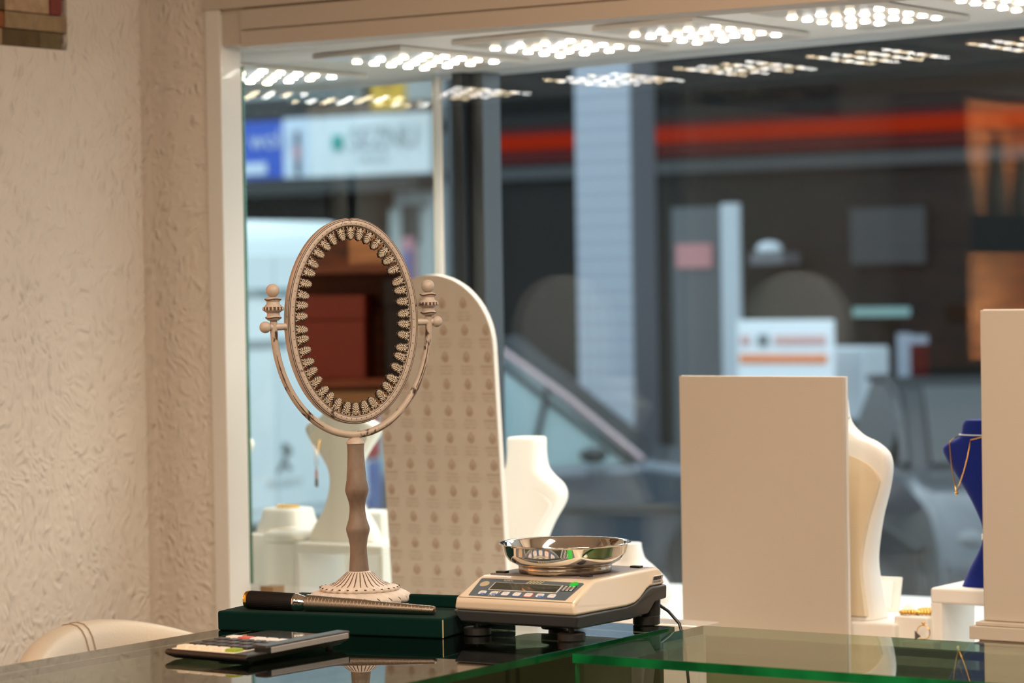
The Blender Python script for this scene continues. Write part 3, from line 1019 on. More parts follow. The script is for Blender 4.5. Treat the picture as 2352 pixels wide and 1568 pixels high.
def make_arch(label, loc, lean_):
    t = thing('display_board', loc, 0, label, 'display board', 'arched printed boards')
    LM = Matrix.Rotation(lean_, 4, 'X')
    b = MB(LM); b.prism(arch_pts(AW, AH), lambda x, z: (x, 0, z), lambda x, z: (x, .012, z)); b.mi = 0
    bd = b.build('board', 'board_white', t)
    b = MB(LM); b.prism(arch_pts(AW - .002, AH - .001), lambda x, z: (x, -.0012, z + .0005), lambda x, z: (x, -.0002, z + .0005)); b2 = b; b.mi = 1
    wv, wf = text_geo('NOVELLE', .0062)
    cx0 = -.1175; r = AW / 2 - .003
    def lim(z): return r if z < AH - AW / 2 else math.sqrt(max(0, r * r - (z - AH + AW / 2) ** 2))
    for j in range(14):
        for i in range(6):
            x = cx0 + i * .0472; z = .041 + j * .0497
            if z + .024 > AH - .006: continue
            L_ = min(lim(z + .012), lim(z - .016))
            if abs(x) > L_ + .004: continue
            cl = lambda X: max(-L_, min(L_, X))
            def poly(bb, pts):
                bb.mi = 1 if len(pts) == 4 and pts[0][1] > z - .003 else 2
                pts = [(cl(X), Z) for X, Z in pts]
                if max(p[0] for p in pts) - min(p[0] for p in pts) < .0012: return
                bb.face(bb._t([(X, -.0015, Z) for X, Z in pts]))
            # drop emblem: three nested strokes
            for (w0, w1, h0, h1) in ((.0078, .0062, .0105, .0088), (.0050, .0036, .0068, .0052), (.0024, .0006, .0034, .0012)):
                n = 20
                def dp(w, h, a, cz=0): 
                    s_ = math.sin(a); return (x + w * s_ * (1 - .42 * max(0, math.cos(a))), z + .0095 + h * math.cos(a) * (1.1 if math.cos(a) > 0 else .8))
                for k in range(n):
                    aa, ab = 2 * PI * k / n, 2 * PI * (k + 1) / n
                    poly(b, [dp(w0, h0, aa), dp(w0, h0, ab), dp(w1, h1, ab), dp(w1, h1, aa)])
            poly(b, [(x - .001, z + .0010), (x + .001, z + .0010), (x + .001, z + .0080), (x - .001, z + .0080)])
            if abs(x) + .017 < L_:
                b2.mi = 2
                v = b2._t([(X + x, -.0015, Y + z - .0065) for X, Y, _ in wv])
                for f in wf: b2.face([v[q] for q in f])
            else:
                for q in range(7): poly(b2, [(x - .016 + q * .0047, z - .0088), (x - .0125 + q * .0047, z - .0088), (x - .0125 + q * .0047, z - .0044), (x - .016 + q * .0047, z - .0044)])
            poly(b2, [(x - .0165, z - .0138), (x + .0165, z - .0138), (x + .0165, z - .0126), (x - .0165, z - .0126)])
            for xa, xb in ((-.0135, -.001), (.004, .0135)):
                poly(b2, [(x + xa, z - .0190), (x + xb, z - .0190), (x + xb, z - .0178), (x + xa, z - .0178)])
            poly(b2, [(x - .013, z - .0212), (x + .013, z - .0212), (x + .013, z - .0205), (x - .013, z - .0205)])
    b.build('printed_face', ['board_face', 'print_taupe', 'print_taupe_pale'], t)
    return t


AVV = 4.33
ARC = V((onY(1035, 1340, AVV).x, AVV, FZ))
make_arch('tall arched board printed with rows of drop emblems behind the mirror', ARC, math.radians(4.4))
t2 = make_arch('second arched board hidden behind the jamb, seen only reflected in the window', (-3.72, 4.26, FZ), math.radians(2))

# blank square board
t = thing('display_board', (-2.4700 + .156, 4.165, FZ), 0, 'blank upright square-cornered board behind the glass showcase', 'display board')
MB().box(-.156, .1545, 0, .006, 0, .470).build('front_layer', 'board_face', t, bevel=.0006)
MB().box(-.1562, .1562, .0063, .0125, 0, .4705).build('back_layer', 'board_white', t, bevel=.0008)
# right panel on moulded plinth
pu0 = onY(2250, 712, 4.16).x
t = thing('display_board', (pu0 + .18, 4.16, FZ + .045), 0, 'tall blank board on a moulded plinth at the right edge', 'display board')
zt = onY(2250, 712, 4.16).z - FZ - .045
MB().box(-.180, .18, 0, .014, .041, zt).build('panel', 'board_face', t, bevel=.002)
MB().box(-.1805, .18, .0142, .0175, .041, zt + .001).build('backing', 'board_white', t, bevel=.0005)
b = MB(); b.box(-.196, .2, -.020, .05, .013, .034); b.box(-.188, .2, -.014, .045, .0343, .0405); b.box(-.184, .2, -.010, .04, 0, .0127); b.box(-.19, .2, -.016, .045, .0045, .0075); b.box(-.184, .2, -.010, .04, -.045, 0)
b.build('plinth', 'board_face', t, bevel=.002)


# ------------------------------------------------------------------ necklace busts
def sup(w, d, yc, z, n=40, e=.46, lean_=0):
    r = []
    for k in range(n):
        a = 2 * PI * k / n
        c, s = math.cos(a), math.sin(a)
        r.append((w * math.copysign(abs(c) ** e, c), yc + d * math.copysign(abs(s) ** e, s), z))
    return r


def interp(tab, z):
    for (z0, *a), (z1, *b) in zip(tab, tab[1:]):
        if z0 <= z <= z1:
            f = (z - z0) / (z1 - z0)
            return [p + (q - p) * (3 * f * f - 2 * f ** 3 if False else f) for p, q in zip(a, b)]
    return list(tab[-1][1:]) if z > tab[-1][0] else list(tab[0][1:])


def catmull(tab, n):
    """smooth resample of (z, w, d, y)"""
    out = []
    P = [tab[0]] + tab + [tab[-1]]
    for i in range(1, len(P) - 2):
        for k in range(n):
            t = k / n
            out.append(tuple(.5 * ((2 * P[i][c]) + (-P[i - 1][c] + P[i + 1][c]) * t + (2 * P[i - 1][c] - 5 * P[i][c] + 4 * P[i + 1][c] - P[i + 2][c]) * t * t
                                   + (-P[i - 1][c] + 3 * P[i][c] - 3 * P[i + 1][c] + P[i + 2][c]) * t ** 3) for c in range(4)))
    out.append(tab[-1]); return out


HOUR = [(0, .082, .040, 0), (.03, .072, .036, 0), (.08, .045, .028, 0), (.13, .032, .024, 0), (.17, .036, .024, 0), (.215, .062, .026, 0), (.245, .083, .029, 0), (.262, .090, .030, 0),
        (.276, .082, .030, .0), (.288, .058, .030, .0), (.300, .043, .031, 0), (.318, .040, .031, 0), (.335, .041, .031, 0), (.339, .038, .028, 0)]
TALL = [(0, .050, .045, 0), (.02, .048, .044, 0), (.10, .050, .036, 0), (.17, .062, .032, 0), (.24, .083, .031, 0), (.285, .098, .033, 0), (.315, .101, .034, 0), (.335, .092, .034, 0),
        (.352, .065, .033, 0), (.365, .046, .033, 0), (.385, .040, .033, 0), (.405, .042, .033, 0), (.409, .039, .030, 0)]


RB = [(0, .104, .040, 0), (.03, .099, .038, 0), (.083, .091, .034, 0), (.119, .093, .031, 0), (.17, .104, .027, 0), (.21, .117, .024, 0), (.24, .124, .022, 0), (.262, .124, .022, 0), (.278, .116, .022, 0), (.292, .095, .023, 0),
      (.303, .068, .024, 0), (.325, .043, .026, 0), (.36, .036, .026, 0), (.37, .033, .023, 0)]
NAVY = [(0, .062, .040, 0), (.03, .050, .036, 0), (.06, .035, .030, 0), (.085, .027, .027, 0), (.11, .029, .027, 0), (.15, .046, .029, 0), (.19, .069, .031, 0), (.22, .087, .032, 0), (.238, .095, .032, 0), (.248, .091, .032, 0),
        (.258, .074, .032, 0), (.266, .063, .032, 0), (.284, .060, .031, 0), (.292, .056, .029, 0)]
BB = [(0, .060, .038, 0), (.05, .037, .034, 0), (.087, .031, .031, 0), (.12, .047, .030, 0), (.15, .069, .030, 0), (.167, .075, .030, 0), (.183, .068, .030, 0), (.198, .048, .030, 0), (.212, .035, .030, 0), (.235, .031, .029, 0),
      (.257, .031, .028, 0), (.261, .027, .025, 0)]


def bust(tab, s, loc, rz, label, m, back=None, group=None, sw=1.0):
    t = thing('necklace_bust', loc, rz, label, 'necklace stand', group)
    tb = [(z * s, w * s * sw, d * s, y) for z, w, d, y in catmull(tab, 5)]
    MB().loft([sup(w, d, y, z) for z, w, d, y in tb]).build('body', m, t, smooth=True, auto=False)
    if back:
        k1 = max(z for z, w, *_ in tab if w == max(x[1] for x in tab)) * s
        fr, bk_ = [], []
        zc, zt = k1 * .80, k1 * 1.06
        pts = []
        for z, w, d, y in tb:
            if z <= .004 * s or z >= zt: continue
            we = w - .007
            if z > zc: we = min(we, (k1 and max(q[1] for q in tb) - .007) * math.sqrt(1 - ((z - zc) / (zt - zc)) ** 2.6))
            pts.append((we, z, d))
        outl = [(w, z) for w, z, d in pts] + [(-w, z) for w, z, d in pts[::-1]]
        dd = {round(z, 6): d for w, z, d in pts}
        b = MB()
        b.prism(outl, lambda x, z: (x, -dd[round(z, 6)] * 1.0 - .0012, z), lambda x, z: (x, -dd[round(z, 6)] * .6, z))
        b.build('back_panel', back, t)
    return t


def riser(loc, rz, label, w, h, d, wall, leg, group='white bridge risers'):
    """upside-down U block: left leg, right leg and top slab"""
    t = thing('display_riser', loc, rz, label, 'riser', group)
    MB().box(-w / 2, w / 2, 0, d, h - wall, h).build('top', 'leather_white', t, smooth=True, bevel=.005, bseg=3)
    MB().box(-w / 2, -w / 2 + leg, .001, d - .001, 0, h - wall + .002).build('leg', 'leather_white', t, smooth=True, bevel=.003)
    MB().box(w / 2 - leg, w / 2, .001, d - .001, 0, h - wall + .002).build('leg', 'leather_white', t, smooth=True, bevel=.003)
    return t


def block(loc, rz, label, w, h, d, group=None, m='leather_white', name='display_block'):
    t = MB().box(-w / 2, w / 2, 0, d, 0, h).build(name, m, smooth=True, bevel=.005, bseg=3)
    t.location = loc; t.rotation_euler = (0, 0, rz)
    return tag(t, label, 'display block', group)


G = FZ
# left group
ra = onZ(675, 1362, G)
rb = onZ(885, 1370, G)
RV = 4.42
rw = onY(878, 1300, RV).x - onY(676, 1300, RV).x
rh = onY(700, 1246, RV).z - G
riser((onY(676, 1300, RV).x + rw / 2, RV, G), 0, 'white bridge riser left of the mirror stem under a necklace bust', rw, rh, .15, .020, .012)
bustA_x = onY(782, 1150, RV + .06).x
bust(HOUR, .84, (bustA_x + .008, RV + .065, G + rh), math.radians(10), 'cream necklace bust half hidden behind the mirror stem', 'leather_white', 'leather_cream', 'hourglass necklace busts', 1.06)
bz = G + rh
# far-left bust
bust(HOUR, .80, (onY(516, 1100, 4.62).x, 4.62, G + .095), 0, 'white necklace bust cut off by the jamb at the left', 'leather_white', 'leather_beige', 'hourglass necklace busts')
block((onY(516, 1100, 4.62).x, 4.56, G), 0, 'white block carrying the cut-off bust beside the jamb', .14, .095, .12, 'white display blocks')
# low neck stand on block with chain
bx = onY(632, 1280, 4.50).x
block((bx - .01, 4.50, G), 0, 'square white block below the low chain stand at the left', .135, onY(632, 1228, 4.5).z - G, .12, 'white display blocks')
h0 = onY(632, 1228, 4.5).z
t = thing('neck_stand', (bx - .012, 4.56, h0), 0, 'low white flared neck stand topped with gold chain at the left', 'necklace stand')
MB().loft([sup(w, d, 0, z) for z, w, d in ((0, .062, .045), (.012, .060, .044), (.03, .050, .040), (.045, .046, .038), (.05, .044, .036))]).build('body', 'leather_white', t, smooth=True, auto=False)


def bracelet(loc, rx, ry, r, label, n=26, beads=True, group=None, tilt=0):
    b = MB(Matrix.Rotation(tilt, 4, 'X'))
    pts = [(rx * math.cos(2 * PI * k / 48), ry * math.sin(2 * PI * k / 48), r + .0015 * math.sin(k * 1.7) + .0015) for k in range(48)]
    b.tube(pts, r, 6, closed=True)
    if beads:
        for k in range(n):
            a = 2 * PI * k / n
            b.ball((rx * math.cos(a), ry * math.sin(a), r * 1.6 + .001), r * 1.7, 8)
    o = b.build('bracelet', 'gold', smooth=True, auto=False); o.location = loc
    return tag(o, label, 'bracelet', group)


bracelet((bx - .012, 4.56, h0 + .0495), .024, .018, .0016, 'gold bead bracelet on top of the low neck stand at the left')
b = MB(Matrix.Translation((0, 0, 0)))
t = MB().loft([sup(w, d, 0, z) for z, w, d in ((0, .046, .05), (.010, .05, .054), (.018, .046, .05), (.022, .036, .04))]).build('display_cushion', 'leather_white', smooth=True, auto=False)
cxx = onY(676, 1240, 4.47).x
hb = onY(676, 1240, 4.47).z
block((cxx - .004, 4.43, G), 0, 'smaller white block under the round cushion left of the riser', .085, hb - G, .09, 'white display blocks')
t.location = (cxx - .004, 4.475, hb); tag(t, 'round white cushion with a chain left of the bridge riser', 'cushion')
b = MB(); pts = [(-.045 + .004 * k, -.035 + .001 * k, .020 + .004 * math.sin(k / 20 * PI)) for k in range(20)]
b.tube(pts, .0014, 6); o = b.build('gold_chain', 'gold', smooth=True); o.location = (cxx - .004, 4.475, hb - .001); tag(o, 'thin gold chain across the round white cushion', 'chain')
# low board and block behind the stem
b_ = onY(860, 1240, 4.66)
block((b_.x, 4.62, G), 0, 'white block standing behind the mirror stem and arched board', .11, b_.z - G, .1, 'white display blocks')
hh = onY(862, 1180, 4.66).z
block((b_.x + .004, 4.63, b_.z), 0, 'upper white block on the one behind the mirror stem', .075, .06, .07, 'white display blocks')
bracelet((b_.x - .02, 4.64, b_.z), .016, .012, .0012, 'gold bracelet on the white block behind the mirror stem', beads=False)

# middle bust B
BV = 4.47
bb = onY(1228, 1250, BV)
block((bb.x - .01, BV - .05, G), 0, 'white block below the bust behind the scale pan', .15, .045, .11, 'white display blocks')
bust(BB, 1.14, (bb.x - .014, BV, G + .045), math.radians(6), 'white necklace bust between the arched board and the scale pan', 'leather_white', 'leather_white', None, .9)
# small shoulder bust behind the pan
sv = 4.36
sb = onY(1448, 1300, sv)
t = thing('neck_stand', (sb.x, sv, onY(1448, 1410, sv).z), math.radians(4), 'small white sloping-shoulder bust behind the scale pan', 'necklace stand')
zz0 = onY(1448, 1410, sv).z; k_ = .001 / 1.0
ppm = 6575 / ((V((sb.x, sv, 0)).length))
tabS = [(0, .050, .036, 0), (.015, .066, .040, 0), (.035, .078, .044, 0), (.060, .070, .044, 0), (.085, .044, .036, 0), (.100, .026, .026, 0), (.118, .020, .022, 0), (.128, .019, .021, 0)]
MB().loft([sup(w, d, y, z, e=.85) for z, w, d, y in catmull(tabS, 5)]).build('body', 'leather_white', t, smooth=True, auto=False)
block((sb.x, sv - .04, G), 0, 'white block below the small bust behind the scale', .10, zz0 - G, .09, 'white display blocks')

# right white bust
rv = 4.245
rx_ = onY(1899, 1200, rv).x
zb = onY(1980, 1418, rv).z
bust(RB, 1.0, (rx_, rv, zb), math.radians(-4), 'cream-backed white bust half hidden by the blank square board', 'leather_white', 'leather_beige', None, 1.0)
block((rx_ + .066, rv - .058, G), 0, 'white block below the cream-backed bust', .170, zb - G, .125, 'white display blocks')
# its choker chain
b = MB(Matrix.Rotation(math.radians(-4), 4, 'Z')); b.tube([(.0430 * math.cos(a), .0275 * math.sin(a), 0) for a in [2 * PI * k / 40 for k in range(40)]], .0014, 6, closed=True)
o = b.build('gold_chain', 'gold', smooth=True); o.location = (rx_, rv, zb + .331); tag(o, 'gold choker around the neck of the cream-backed bust', 'necklace')

# little easel, white disc
ep = onY(2032, 1400, 4.33)
t = thing('card_easel', (ep.x, 4.33, onY(2032, 1404, 4.33).z), math.radians(0), 'small leaning white card easel right of the cream-backed bust', 'easel')
LM = Matrix.Rotation(math.radians(-16), 4, 'X')
eh = .060
b = MB(LM); b.box(-.022, .024, 0, .006, 0, eh); b.build('card', 'board_white', t, bevel=.001)
b = MB(LM); b.box(-.017, .012, -.002, 0, .006, eh - .008); b.build('inner_mount', 'leather_white', t, bevel=.0005)
b = MB(); b.box(-.004, .004, .006, .035, 0, .004); b.build('strut', 'board_white', t)
block((ep.x, 4.317, G), 0, 'white block below the small leaning card', .06, onY(2032, 1404, 4.33).z - G, .06, 'white display blocks')
jp = onY(2122, 1412, 4.25)
block((jp.x - .002, 4.205, G), 0, 'small white block carrying the gold bracelets', .062, onY(2122, 1413, 4.225).z - G, .10, 'white display blocks')
jz = onY(2122, 1413, 4.225).z
for k, (dx, dy, lab) in enumerate(((-.014, .02, 'gold bracelet at the left front of the small white block'), (.012, .026, 'gold bracelet at the right of the small white block'), (.0, .06, 'gold bracelet at the rear of the small white block'))):
    bracelet((jp.x + dx, 4.205 + dy, jz), .014, .012, .0020, lab, 16, True, 'gold bracelets on the small block')
dp_ = onY(2074, 1396, 4.46)
o = MB(Matrix.Rotation(PI / 2, 4, 'X')).lathe([(.006, 0), (.013, .001), (.013, .006), (.006, .007)], 28).build('ring_holder', 'leather_white', smooth=True)
o.location = (jp.x - .050, 4.30, onY(2074, 1405, 4.30).z); tag(o, 'small round white ring holder left of the bracelets', 'ring holder')
block((jp.x - .046, 4.285, G), 0, 'low white block under the round ring holder', .03, onY(2074, 1405, 4.30).z - .013 - G, .03, 'white display blocks')
# gold ring standing in a pad, triangular grey tag
gp = onY(2121, 1452, 4.185)
t = thing('finger_ring', (gp.x, 4.185, gp.z - .0135), 0, 'thin gold solitaire ring standing before the small white block', 'ring')
b = MB(); b.tube([(.0115 * math.cos(2 * PI * k / 40), 0, .0135 + .0115 * math.sin(2 * PI * k / 40)) for k in range(40)], .0009, 8, closed=True); b.build('band', 'gold', t, smooth=True)
b = MB()
for a in range(4): b.tube([(0, 0, .0245), (.003 * math.cos(a * PI / 2 + .5), .003 * math.sin(a * PI / 2 + .5), .0300)], .0006, 5)
b.ball((0, 0, .0285), .0022, 8); b.build('setting', 'gold', t)
block((gp.x - .004, 4.172, G), 0, 'narrow white pad holding the solitaire ring', .055, max(.003, gp.z - .0125 - G), .03, 'white display blocks')
o = MB().prism([(0, 0), (.011, .007), (0, .016)], lambda x, z: (x, 0, z), lambda x, z: (x, .0015, z)).build('price_tag', 'silver')
o.location = (onY(2101, 1456, 4.176).x, 4.176, gp.z - .0125); tag(o, 'tiny grey triangular tag left of the solitaire ring', 'tag')

# navy bust on riser
nv = 4.22
nl = onY(2143, 1400, nv).x; nr = onY(2270, 1400, nv).x
nh = onY(2200, 1352, nv).z - G
riser((ctr(nl, nr) + .01, nv, G), 0, 'white bridge riser under the navy bust at the right', nr - nl + .03, nh, .13, .026, .020)
nb = onY(2300, 1200, nv + .065)
zt_ = onY(2230, 1350, nv + .065).z
bust(NAVY, .925, (nb.x, nv + .065, G + nh), math.radians(3), 'navy blue velvet necklace bust cut off by the right board', 'navy_velvet', None, None, 1.08)
o = MB().lathe([(.0290, 0), (.0292, .0085)], 24, rad=lambda a, r, z: math.hypot(r * 1.02 * math.cos(a), .0225 * math.sin(a)) if False else r).build('elastic_band', 'board_white', smooth=True)
o.scale = (1.13, 1.02, 1); o.location = (nb.x, nv + .065, G + nh + .076); tag(o, 'white band around the waist of the navy bust', 'band')
# gold chain on navy bust
sc_ = .86
cz_ = G + nh
def NB(x, y, z): return V((nb.x + x, nv + .065 + y, cz_ + z))
p1_, p2_ = NB(-.076, -.030, .2345), NB(-.038, -.031, .239)
low = onY(2197, 1130, (nv + .015))
pts = []
for k in range(13): pts.append(p1_.lerp(low, k / 12) + V((-.002 * math.sin(k / 12 * PI), 0, 0)))
for k in range(1, 13): pts.append(low.lerp(p2_, k / 12) + V((.003 * math.sin(k / 12 * PI), 0, 0)))
pts += [NB(-.01, -.033, .246), NB(.035, -.03, .249), NB(.066, .0, .249), NB(.04, .031, .249), NB(-.04, .031, .249), NB(-.068, .01, .246), NB(-.076, -.012, .240)]
t = thing('gold_necklace', low, 0, 'fine gold necklace hanging from the navy bust', 'necklace')
MB().tube([p - low for p in pts], .0010, 6, closed=True).build('chain', 'gold', t, smooth=True)
MB().ball((0, 0, -.002), .0030, 10).build('pendant', 'gold', t)
o = MB().tube([NB(.0655 * math.copysign(abs(math.cos(a)) ** .5, math.cos(a)), .0325 * math.copysign(abs(math.sin(a)) ** .5, math.sin(a)), .2465) for a in [2 * PI * k / 40 for k in range(40)]], .0011, 6, closed=True).build('cord_necklace', 'sign_text_white', smooth=True)
tag(o, 'pale thin cord around the neck of the navy bust', 'necklace')

# necklace with pendant on bust A (hangs clear of the waist)
pA = onY(727, 1085, RV + .02)
t = thing('pendant_necklace', pA, 0, 'thin chain with rose pendant hanging left of the mirror stem', 'necklace')
a1_ = onY(716, 1012, RV + .03) - pA; a2_ = onY(735, 1010, RV + .03) - pA
MB().tube([a1_, a1_.lerp(V((0, 0, .03)), .6), V((-.003, 0, .028)), V((-.004, 0, .018)), V((0, 0, .004)), V((.004, 0, .018)), V((.003, 0, .028)), a2_.lerp(V((0, 0, .03)), .6), a2_], .0007, 6).build('chain', 'gold', t, smooth=True)
b = MB(); b.lathe([(.0015, .008), (.0032, 0), (.0030, -.012), (.0022, -.014)], 12); b.build('pendant', 'pink_paint', t, smooth=True)
b = MB(); b.lathe([(.0030, -.012), (.0034, -.014), (.0034, -.026), (.0028, -.028)], 12); b.build('dark_tip', 'scale_plate', t, smooth=True)
# double chain with gold pendant left of bust B
pB = onY(1190, 1215, BV - .01)
t = thing('pendant_necklace', pB, 0, 'fine necklace with white and gold pendant beside the arched board', 'necklace')
a1_ = onY(1163, 1080, BV - .03) - pB; a2_ = onY(1186, 1080, BV - .03) - pB
MB().tube([a1_, a1_.lerp(V((-.008, 0, 0)), .5), V((-.007, 0, 0))], .0006, 6).build('chain', 'gold', t, smooth=True)
MB().tube([a2_, a2_.lerp(V((.003, 0, 0)), .5), V((.004, 0, 0))], .0006, 6).build('chain', 'gold', t, smooth=True)
MB().lathe([(.0045, 0), (.0045, -.02), (.003, -.03)], 14, c=(-.005, 0, 0)).build('pendant', 'leather_white', t, smooth=True)
MB().box(.001, .0065, -.0015, .0015, -.022, .002).build('gold_bar', 'gold', t)

# ------------------------------------------------------------------ back of the shop (seen only in reflections)
t = thing('wooden_cabinet', (2.0, 2.43, 0), 0, 'tall red-brown wooden cabinet on the far wall, seen in the mirror', 'cabinet')
b = MB(); b.box(.16, .19, -.55, .8, 0, 2.3); b.box(-.1, .16, -.56, -.53, 0, 2.3); b.box(-.1, .16, .78, .81, 0, 2.3); b.build('carcass', 'wood_red', t)
for z in (.3, .72, 1.13, 1.47, 1.83, 2.27): MB().box(-.1, .16, -.53, .78, z, z + .025).build('shelf', 'wood_red', t)
MB().box(-.16, .0, -.5, .78, .75, 1.12).build('drawer', 'wood_oak', t)
for k, (y, w, z0, h, c, lab) in enumerate(((-.10, .19, 1.155, .25, 'box_red', 'dark red jewellery box on the cabinet shelf, seen in the mirror'),
                                           (.12, .13, 1.155, .30, 'box_black', 'tall black box on the cabinet shelf, seen in the mirror'),
                                           (.30, .12, 1.155, .22, 'wood_oak', 'brown box beside the black box on the cabinet shelf, seen in the mirror'),
                                           (.02, .14, 1.495, .20, 'wood_orange', 'orange box on the upper cabinet shelf, seen in the mirror'),
                                           (.26, .16, 1.495, .14, 'wood_oak', 'brown box on the upper cabinet shelf, seen in the mirror'))):
    b = MB(); b.box(-.06, .10, -w / 2, w / 2, 0, h * .7)
    t = thing('jewellery_box', (2.0, 2.43 + y, z0), 0, lab, 'box'); b.build('body', c, t, bevel=.004)
    MB().box(-.062, .102, -w / 2 - .002, w / 2 + .002, h * .705, h).build('lid', c, t, bevel=.004)
# lit wall vitrine left of the frame: seen mirrored in the window
t = thing('wall_vitrine', (UL, 2.42, 0), 0, 'warm lit wooden wall vitrine, seen only mirrored in the window', 'cabinet')
MB().box(0, .02, -.42, .34, 1.20, 1.92).build('back_panel', 'wood_orange', t)
b = MB()
for z in (1.18, 1.92): b.box(0, .22, -.44, .36, z, z + .02)
b.box(0, .22, -.44, -.42, 1.2, 1.92); b.box(0, .22, .34, .36, 1.2, 1.92)
b.build('carcass', 'wood_orange', t)
MB().box(0, .20, -.42, .34, 1.50, 1.60).build('shelf', 'box_black', t)
for z_, h_ in ((1.76, .26), (1.345, .26)):
    la = bpy.data.lights.new('vitrine_lamp', 'AREA'); la.shape = 'RECTANGLE'; la.size = h_; la.size_y = .7; la.energy = 9; la.color = (1, .72, .45)
    lo = bpy.data.objects.new('vitrine_lamp', la); COL.objects.link(lo); lo.location = (UL + .20, 2.38, z_); lo.rotation_euler = (0, PI / 2, 0)
for k, (y, h, lab) in enumerate(((.18, .14, 'small'), (.10, .17, 'middle'), (-.10, .26, 'tall'), (-.28, .2, 'last'))):
    o = MB().lathe([(.035, 0), (.03, h * .4), (.018, h * .8), (.003, h)], 20).build('cone_stand', 'cone_dark', smooth=True)
    o.location = (UL + .10, 2.42 + y, 1.601)
    tag(o, f'{lab} dark cone-shaped jewellery stand on the vitrine shelf, seen mirrored in the window', 'jewellery stand', 'cone stands in the vitrine')

# ------------------------------------------------------------------ street
GZ = -.5
struct(MB().box(-60, 30, 5.15, 60, GZ - .1, GZ).build('ground', 'asphalt'))

# white van, its rear doors facing the shop
vf = 12.35
vr = onY(872, 900, vf)
t = thing('delivery_van', (vr.x, vf - .9, GZ), 0, 'pale blue-white delivery van parked across the street behind the mirror', 'van')
topz = 2.28


def vsec(x, hw, z0, z1, rr=.16):
    """rounded-box section across the van at local x"""
    pts = []
    for cy0, cz0, a0 in ((hw - .06, z0 + .06, -PI / 2), (hw - rr - .06, z1 - rr, 0), (-hw + rr + .06, z1 - rr, PI / 2), (-hw + .06, z0 + .06, PI)):
        r_ = .06 if cz0 < 1 else rr
        for k in range(7):
            a = a0 + PI / 2 * k / 6
            pts.append((x, cy0 + r_ * math.cos(a), cz0 + r_ * math.sin(a)))
    return pts


b = MB(); b.loft([vsec(0, .85, .42, topz - .16), vsec(-.03, .88, .38, topz - .06), vsec(-.16, .90, .34, topz), vsec(-2.2, .90, .34, topz + .02), vsec(-2.7, .88, .34, topz - .05), vsec(-3.3, .84, .34, 1.25), vsec(-4.1, .80, .34, 1.05), vsec(-4.25, .7, .4, .9)])
b.build('body', 'van_paint', t, smooth=True, auto=False)
lp_ = lambda px, py: (onX(px, py, vr.x).y - (vf - .9), onX(px, py, vr.x).z - GZ)
b = MB(); b.box(-.01, .012, -.80, -.005, .80, 2.10); b.box(-.01, .012, .005, .80, .80, 2.10); b.build('rear_door', 'van_paint', t, bevel=.004)
b = MB()
for z in (1.62, 1.88): b.box(.012, .022, -.78, .78, z, z + .05)
b.build('door_rib', 'van_trim', t, bevel=.008)
b = MB(); b.box(-.10, .07, -.88, .88, .34, .74); b.build('bumper', 'van_dark', t, bevel=.03)
ly, lz = lp_(842, 985)
for sg_ in (-1, 1):
    MB().box(-.12, .03, sg_ * .80 - .07, sg_ * .80 + .07, lz - .16, lz + .12).build('tail_light', 'tail_red', t, bevel=.02)
    MB().box(-.12, .028, sg_ * .82 - .06, sg_ * .82 + .06, lz - .52, lz - .17).build('lower_lamp', 'cloth_blue', t, bevel=.02)
for x in (-.75, -3.4):
    for y in (-.74, .74):
        MB(Matrix.Translation((x, y, .32)) @ Matrix.Rotation(PI / 2, 4, 'X')).lathe([(.12, -.1), (.3, -.1), (.32, -.06), (.32, .06), (.3, .1), (.12, .1)], 32).build('wheel', 'van_dark', t, smooth=True)
LI = [(-.010, .070), (.010, .066), (.016, .054), (.026, .046), (.036, .030), (.034, .012), (.020, .010), (.006, -.006), (.004, -.022), (.020, -.036), (.034, -.058), (.020, -.064), (.008, -.048),
      (-.006, -.036), (-.018, -.044), (-.026, -.064), (-.044, -.070), (-.048, -.058), (-.034, -.046), (-.026, -.026), (-.014, -.006), (-.004, .014), (-.004, .030), (-.018, .028), (-.022, .036), (-.008, .042), (-.016, .056)]
ly, lz = lp_(650, 1050)
b = MB(); b.prism([(x * 1.55, z * 1.1) for x, z in LI], lambda x, z: (.012, ly + x, lz + z), lambda x, z: (.020, ly + x, lz + z)); b.build('lion_emblem', 'decal_grey', t)
ly, lz = lp_(650, 1111)
vs, fs = text_geo('PEUGEOT', .060)
b = MB(); b.raw([(.0135, ly + x * 1.12, lz + y * .85) for x, y, z in vs], fs); b.build('lettering', 'decal_grey', t)

